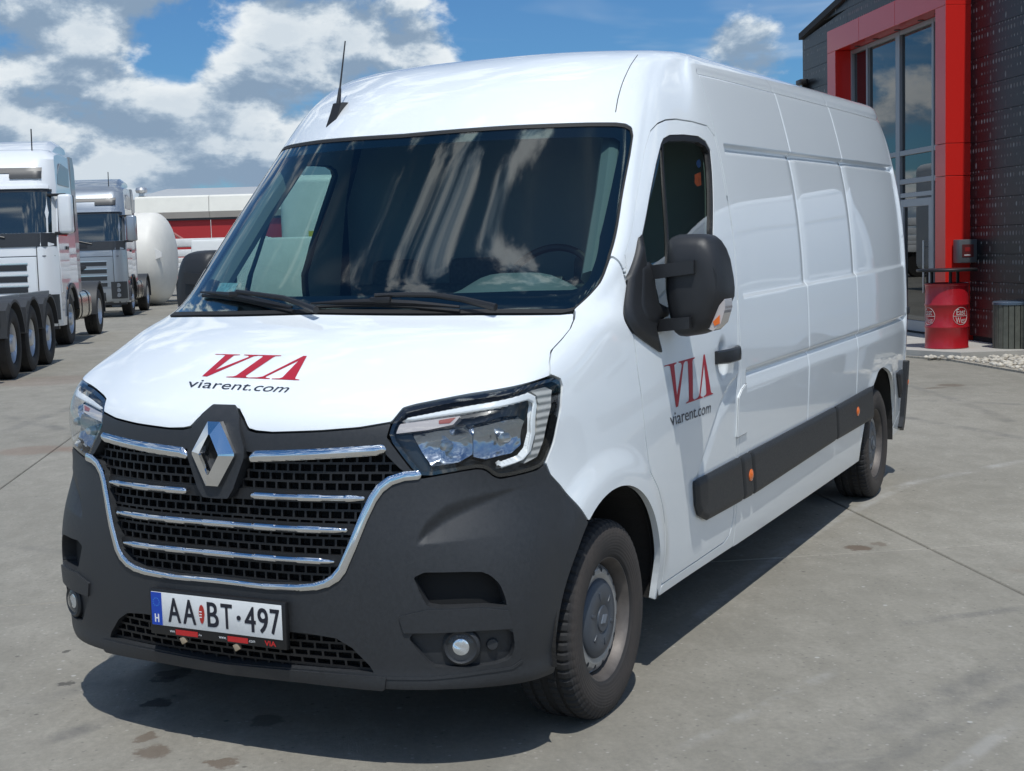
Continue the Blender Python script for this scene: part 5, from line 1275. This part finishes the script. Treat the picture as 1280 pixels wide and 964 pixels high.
    for sg in (1, -1):
        hl = strip('headlamp', .54, 1.02, sg*.82, sg*1.23, TDARK, .035, .10, bev=.03)
        for z in (.64, .78, .92):
            mb = MB(); mb.lathe([(.0, .0), (.05, .012), (.062, .02)], 'x', (fx(z)+.045-cs(1.04), sg*1.02, z), 16); P(mb, 'lamp', TLAMP, parent=hl)
        # door with window and mirror
        mb = MB(); mb.prism([(1.02, 1.05), (1.16, 2.02), (1.02, 2.86), (.15, 2.9), (.08, 2.0), (.08, 1.28), (.45, 1.2), (.75, 1.02)], 'y', sg*1.235, sg*1.262); dd = P(mb, 'door', paint, .012, seg=1)
        mb = MB(); mb.prism([(1.10, 2.12), (.99, 2.80), (.24, 2.83), (.2, 2.12)], 'y', sg*1.25, sg*1.268); P(mb, 'door_window', TGLASS, parent=dd)
        mb = MB(); mb.prism([(.2, 1.86), (.42, 1.86), (.42, 1.92), (.2, 1.92)], 'y', sg*1.25, sg*1.285); P(mb, 'door_handle', BLACK, parent=dd)
        mm = empty('mirror', (1.12, sg*1.42, 2.52)); mm.parent = T
        mb = MB(); mb.box((0, 0, 0), (.20, .26, .74), Matrix.Rotation(sg*-.15, 4, 'Z')); P(mb, 'mirror_shell', paint, .06, mm, seg=3)
        mb = MB(); mb.box((-.085, sg*.01, 0), (.06, .27, .70)); P(mb, 'mirror_rim', BLACK, .03, mm)
        mb = MB(); mb.box((.0, sg*-.15, -.36), (.10, .34, .06)); mb.box((0, sg*-.15, .36), (.10, .34, .05)); P(mb, 'mirror_bracket', BLACK, .01, mm)['kind'] = 'stuff'
        # wheel arch trim, steps, rear side fairing
        a1 = arc(0, .52, .70, .69, 165, 5, 16); a2 = arc(0, .52, .63, .62, 5, 165, 16)
        mb = MB(); mb.prism(a1+a2, 'y', sg*1.20, sg*1.275); P(mb, 'arch_trim', TDARK)
        mb = MB(); mb.prism([(-.905, 1.0), (-1.42, 1.0), (-1.45, 2.0), (-1.36, 3.5), (-1.2, 3.72), (-.905, 3.72)], 'y', sg*1.16, sg*1.21); P(mb, 'side_fairing', TGREY, .02)
        mb = MB(); mb.prism([(-.60, 3.10), (-.60, 3.46), (.25, 3.52), (.62, 3.30), (.62, 3.10)], 'y', sg*1.20, sg*1.222); P(mb, 'upper_vent', TGREY, .01)
        # fuel tank
        sec = [(x*.31, .72+z*.30) for x, z in [(math.copysign(abs(math.cos(t))**.5, math.cos(t)), math.copysign(abs(math.sin(t))**.5, math.sin(t))) for t in np.linspace(0, 2*math.pi, 28, endpoint=False)]]
        mb = MB(); mb.prism([(sg*(.92+a), b) for a, b in sec], 'x', -2.45, -.95); ft = P(mb, 'fuel_tank', TANKM)
        for x in (-2.15, -1.25):
            mb = MB(); mb.prism([(sg*(.92+a*1.03), .72+(b-.72)*1.03) for a, b in sec], 'x', x, x+.05); P(mb, 'tank_strap', BLACK, parent=ft)
        mb = MB(); mb.lathe([(.0, .012), (.03, .01), (.035, .0)], 'y', (0, 0, 0), 12); mb.move(Matrix.Translation((.55, sg*1.26, 1.12)) @ Matrix.Rotation(0 if sg > 0 else math.pi, 4, 'Z')); P(mb, 'side_marker', ORANGE)
        for z in (.50, .82):
            mb = MB(); mb.box((.98, sg*1.20, z), (.34, .06, .05)); P(mb, 'step', TDARK, .01)
        # rear mudguard
        a1 = arc(-3.6, .52, .66, .66, 185, -5, 16); a2 = arc(-3.6, .52, .61, .61, -5, 185, 16)
        mb = MB(); mb.prism(a1+a2, 'y', sg*.62, sg*1.25); P(mb, 'mudguard', MUD)
        mb = MB(); mb.box((-4.27, sg*.93, .50), (.02, .55, .34)); P(mb, 'mud_flap', BLACK)
        put_wheel(FWH, T, (0, sg*1.07, .5), sg); put_wheel(RWH, T, (-3.6, sg*1.08, .5), sg)
    # roof deflector, aerial, chassis
    bm = bmesh.new(); L = []
    for y in (-1.08, -.95, .95, 1.08):
        sh = .10 if abs(y) > 1 else 0
        L.append([bm.verts.new((x, y, z-sh*(1 if z > 3.8 else 0))) for x, z in ((.45, 3.74), (.2, 3.86), (-.2, 3.98), (-.7, 4.02), (-1.15, 3.98), (-1.25, 3.90), (-1.15, 3.78), (-.9, 3.76))])
    for A, B in zip(L, L[1:]):
        for i in range(8): bm.faces.new((A[i], A[(i+1) % 8], B[(i+1) % 8], B[i]))
    bm.faces.new(L[0]); bm.faces.new(L[-1][::-1]); bm_obj('roof_deflector', bm, paint, T, math.radians(30))
    mb = MB(); mb.tube([(.7, .8, 3.7), (.66, .8, 4.15)], .012, 6); P(mb, 'aerial', BLACK)
    for sg in (1, -1):
        mb = MB(); mb.bx(-4.6, .9, sg*.36, sg*.46, .72, .98); P(mb, 'chassis_rail', TDARK)
    mb = MB(); mb.lathe([(.0, 0), (.45, 0), (.45, .05), (.0, .07)], 'z', (-3.3, 0, 1.08), 24); mb.bx(-3.7, -2.9, -.4, .4, .98, 1.09); P(mb, 'coupling_plate', BLACK)
    mb = MB(); mb.bx(-.05, .05, -.95, .95, .42, .56); P(mb, 'front_axle', BLACK); mb = MB(); mb.bx(-3.66, -3.54, -.95, .95, .42, .58); P(mb, 'rear_axle', BLACK)
    mb = MB(); mb.bx(-.6, 1.2, -.9, .9, .55, 1.0); P(mb, 'engine_tray', DARK)
    return T
H35 = math.radians(35); HF = np.array([math.cos(H35), math.sin(H35)]); HL = np.array([-math.sin(H35), math.cos(H35)])
def wheel_to_origin(p, x, y): o = np.array(p[:2])-HF*x-HL*y; return (o[0], o[1], 0)
make_lorry('white tractor lorry with black windscreen and side mirror, beside the trailer wheels', wheel_to_origin((-15.93, -17.16), 0, 1.22), TWHITE)
make_lorry('silver-white tractor lorry standing next to the white tank', wheel_to_origin((-26.69, -25.33), 0, 1.22), TSILV)
# trailer chassis at the left edge
tr0 = at_ground(22, 473); to = wheel_to_origin(tr0, 0, 1.25)
TR = empty('trailer_chassis', to, H35, label='bare three-axle trailer chassis with black mudguards in front of the lorry', cat='trailer')
TWH = heavy_wheel(.50, .36)
for k in range(3):
    x = -1.31*k
    for sg in (1, -1):
        put_wheel(TWH, TR, (x, sg*1.07, .5), sg)
        a1 = arc(x, .52, .62, .60, 170, 10, 14); a2 = arc(x, .52, .58, .56, 10, 170, 14)
        mb = MB(); mb.prism(a1+a2, 'y', sg*.84, sg*1.28); mb.obj('mudguard', MUD, TR)
        mb = MB(); mb.prism([(x+.56, .60), (x+.61, .60), (x+.61, .98), (x+.40, 1.08), (x+.30, 1.06), (x+.50, .9)], 'y', sg*.84, sg*1.28); mb.obj('mudguard_skirt', MUD, TR)
    mb = MB(); mb.tube([(x, -.95, .5), (x, .95, .5)], .07, 10); mb.obj('axle', BLACK, TR)
for sg in (1, -1):
    mb = MB(); mb.bx(-6.8, .95, sg*.42, sg*.55, .82, 1.10); mb.obj('chassis_rail', mat('chassis_grey', (.10, .11, .115), .5), TR, bevel=.01)
    mb = MB(); mb.bx(.96, 1.0, sg*.62, sg*1.18, .80, .98); lp = mb.obj('tail_lamp', BLACK, TR, bevel=.01)
mb = MB(); mb.bx(.62, .74, -1.2, 1.2, 1.00, 1.12); mb.obj('cross_member', mat('chassis_grey'), TR, bevel=.01)
mb = MB(); mb.bx(.74, .76, .55, .98, 1.01, 1.11); mb.obj('red_reflector', mat('reflector_red', (.65, .02, .015), .3), TR)
mb = MB(); mb.bx(.85, .99, -1.2, 1.2, .45, .62); mb.obj('rear_bar', mat('bar_steel', (.40, .40, .37), .5, metal=.4), TR, bevel=.02)
# pressure tank lying on the ground
tc0 = at_ground(199, 381.5); dirR = np.array([CR[0], CR[1]]); dirR /= np.linalg.norm(dirR)
TK = empty('storage_tank', (tc0[0], tc0[1], 0), math.atan2(dirR[1], dirR[0]), label='large white horizontal storage tank with domed end behind the silver lorry', cat='tank')
TKM = mat('tank_white', (.74, .71, .64), .5, var=.05, vscale=2)
mb = MB(); R_ = 1.62
mb.lathe([(0, .62)]+[(R_*math.sin(t)**.75, .62*math.cos(t)) for t in np.linspace(.12, math.pi/2, 10)]+[(R_, -.5), (R_*1.008, -.5), (R_*1.008, -.62), (R_, -.62), (R_, -5.0), (R_*.9, -5.4), (0, -5.6)], 'x', (.0, 0, R_+.02), 56); mb.obj('tank_shell', TKM, TK)
mb = MB(); mb.prism([(-.05, R_-.15), (-.05, R_+.55), (.03, R_+.52), (.55, R_+.22), (.55, R_+.08), (.03, R_-.12)], 'y', -1.42, -1.36); mb.obj('lifting_lug', mat('tank_lug', (.72, .71, .68), .5), TK)
for x in (-1.9, -3.4):
    mb = MB(); mb.lathe([(R_+.012, x), (R_+.012, x+.06)], 'x', (0, 0, R_+.02), 56); mb.obj('tank_band', TKM, TK)
mb = MB()
for sx in (-.22, .22): mb.tube([(-1.3+sx, -R_*.72, .5), (-1.3+sx, -R_*1.03, R_), (-1.3+sx, -R_*.72, R_*1.72), (-1.3+sx, -.5, R_*2+.05)], .025, 6)
for k in range(9):
    a = math.radians(200+k*9); mb.tube([(-1.52, R_*1.03*math.cos(a)*1.0, R_+.02-R_*1.03*math.sin(a)), (-1.08, R_*1.03*math.cos(a), R_+.02-R_*1.03*math.sin(a))], .02, 6)
mb.obj('ladder', mat('white_steel', (.72, .72, .70), .45, var=.12, vscale=2), TK)['kind'] = 'stuff'
mb = MB(); mb.bx(-1.4, -1.1, -.9, .9, .0, .35); mb.bx(-4.5, -4.2, -.9, .9, .0, .35); mb.obj('tank_saddle', mat('chassis_grey'), TK)
mb = MB(); mb.bx(-2.6, -1.0, -.5, .5, R_*2, R_*2+.35); mb.obj('blue_hatch', mat('hatch_blue', (.05, .22, .45), .5), TK, bevel=.05)
# white flatbed frames with rails further back
def far_pt(u, v, dep): d = pray(u, v); return CP+d*(dep/(d @ _f))
WSTEEL = mat('white_steel', (.72, .72, .70), .45, var=.12, vscale=2)
def flatbed(u, dep, rot, label, beams, L=8., rails=True, wheels=True):
    p = far_pt(u, 330, dep); F = empty('flatbed_trailer', (p[0], p[1], 0), rot, label=label, cat='trailer', group='white flatbed trailers at the back of the yard')
    for k, (z, h, x0, x1) in enumerate(beams):
        for sg in (1, -1):
            mb = MB(); mb.bx(x0, x1, sg*1.0, sg*1.2, z, z+h); mb.obj('side_beam', WSTEEL, F, bevel=.02)
        mb = MB(); mb.bx(x0, x1, -1.0, 1.0, z+h*.3, z+h*.6); mb.obj('deck', WSTEEL, F)
    if rails:
        for y in (-1.0, 1.0):
            mb = MB(); mb.tube([(-L*.42, y, 2.2), (-L*.42, y, 3.1), (-L*.32, y, 3.2), (-L*.22, y, 3.1), (-L*.22, y, 2.2)], .05, 8); mb.tube([(-L*.42, y, 2.75), (-L*.22, y, 2.75)], .04, 8); mb.obj('guard_rail', WSTEEL, F)
        mb = MB(); mb.tube([(-L*.2, -1, 2.3), (-L*.14, -1.05, 2.75), (-L*.06, -1.1, 2.3)], .05, 8); mb.obj('hose', mat('hose_red', (.35, .12, .10), .5), F)
    for x in (-L*.3, L*.1, L*.3):
        for sg in (1, -1):
            mb = MB(); mb.lathe([(.0, -.15), (.48, -.15), (.5, -.1), (.5, .1), (.48, .15), (.28, .15), (.2, .05), (.0, .05)], 'y', (x, sg*.95, .5), 24); mb.obj('tyre', TYRE, F)
    return F
fr_rot = math.atan2(dirR[1], dirR[0])+.12
flatbed(252, 52, fr_rot, 'stack of white flatbed frames with tubular rails beside the storage tank', [(1.0, .28, -4, 4), (1.45, .2, -3.6, 4), (2.05, .3, -3.9, 2.6)])
flatbed(262, 60, fr_rot, 'long white flatbed with raised white beams in front of the red warehouse', [(1.2, .25, -4, 7), (1.7, .3, -2.5, 7), (2.15, .25, .5, 7)], rails=False)
# white lorry box seen through the cab windows
p = far_pt(338, 330, 34); BXL = empty('white_container', (p[0], p[1], 0), fr_rot-.1, label='white container on stub legs seen through the van cab windows', cat='container')
mb = MB(); mb.bx(-1.7, 1.9, -1.2, 1.2, .45, 2.05); mb.obj('container_body', mat('container_white', (.74, .75, .73), .5, var=.05, vscale=3), BXL, bevel=.06, seg=2)
for x in (-1.2, 1.4):
    mb = MB(); mb.bx(x-.1, x+.1, -1.0, 1.0, 0, .46); mb.obj('stub_leg', TDARK, BXL)
# tall white box body seen through the passenger side of the cab
p = far_pt(402, 330, 38); BX2 = empty('box_body', (p[0], p[1], 0), fr_rot+.05, label='tall white box body with rounded top seen through the passenger side of the van cab', cat='box body')
mb = MB(); mb.bx(-1.05, 1.5, -1.2, 1.2, .6, 3.75); mb.obj('box_shell', mat('container_white'), BX2, bevel=.22, seg=4)
for x in (-.7, 1.1):
    mb = MB(); mb.bx(x-.1, x+.1, -1.0, 1.0, 0, .65); mb.obj('stub_leg', TDARK, BX2)
mb = MB(); mb.bx(-.35, -.08, 1.205, 1.215, 1.75, 2.25); mb.obj('yellow_label', mat('label_yellow', (.6, .5, .05), .5), BX2)
mb = MB(); mb.bx(-.35, -.08, -1.215, -1.205, 1.75, 2.25); mb.obj('yellow_label', mat('label_yellow'), BX2)
# warehouse
p0 = far_pt(173, 330, 112); WD = fr_rot-.06
WH = empty('warehouse', (p0[0], p0[1], 0), WD, label='long low warehouse with white upper wall above a red band', cat='building')
def _wh(col, name): return mat(name, col, .6, var=.05, vscale=.6)
n_p = 14; wl_ = 6.0
for k in range(n_p):
    x0 = k*wl_
    mb = MB(); mb.prism([(-.05, 4.95), (.0, 4.95), (2.3, 7.05), (2.3, 7.0), (6, 7.2), (6, 4.9)] if 0 else [(0, 4.9), (-.35, 5.4), (-.1, 6.6), (.35, 6.75), (.35, 4.9)], 'x', x0+.02, x0+wl_-.02)
    mb.move(Matrix.Identity(4)); mb.obj('fascia_panel', _wh((.76, .74, .66), 'warehouse_white'), WH)
    mb = MB(); mb.bx(x0+.03, x0+wl_-.03, .20, .40, 0.0, 4.72); mb.obj('wall_panel', _wh((.40, .02, .022), 'warehouse_red'), WH)
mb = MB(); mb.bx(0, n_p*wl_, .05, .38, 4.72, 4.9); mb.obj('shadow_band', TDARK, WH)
mb = MB(); mb.prism([(-.0, .0), (-7., 0), (-7, 5.4), (-.6, 6.55), (0, 6.55)], 'y', .4, 1.2); mb.obj('gable_wall', mat('warehouse_grey', (.33, .35, .37), .6), WH)
mb = MB(); mb.prism([(.36, 6.7), (14, 8.0), (28, 6.7), (28, 6.5), (.36, 6.5)], 'x', 0, n_p*wl_); mb.obj('roof', mat('warehouse_roof', (.42, .43, .43), .6), WH)
vt = empty('roof_vent', tuple(np.array(far_pt(182, 330, 113))*[1, 1, 0]+[0, 0, 6.7]), 0, label='small roof vent standing on the warehouse', cat='vent')
mb = MB(); mb.lathe([(.22, 0), (.22, .35), (.42, .4), (.5, .6), (.42, .8), (0, .9)], 'z', (0, 0, 0), 16); mb.obj('vent_cowl', mat('vent_metal', (.6, .6, .6), .35, metal=.8), vt)
mb = MB(); mb.tube([(0, 0, -.4), (0, 0, .1)], .3, 12); mb.obj('vent_pipe', TDARK, vt)
# van copy added out of frame by the showroom, for the flank to mirror
v2 = copy_tree(VAN); v2.location = (-4.8, 5.6, 0); v2.rotation_euler = (0, 0, math.radians(33.5))
tag(v2, 'second white van added out of frame beside the showroom, to be mirrored in the delivery van flank', 'van')
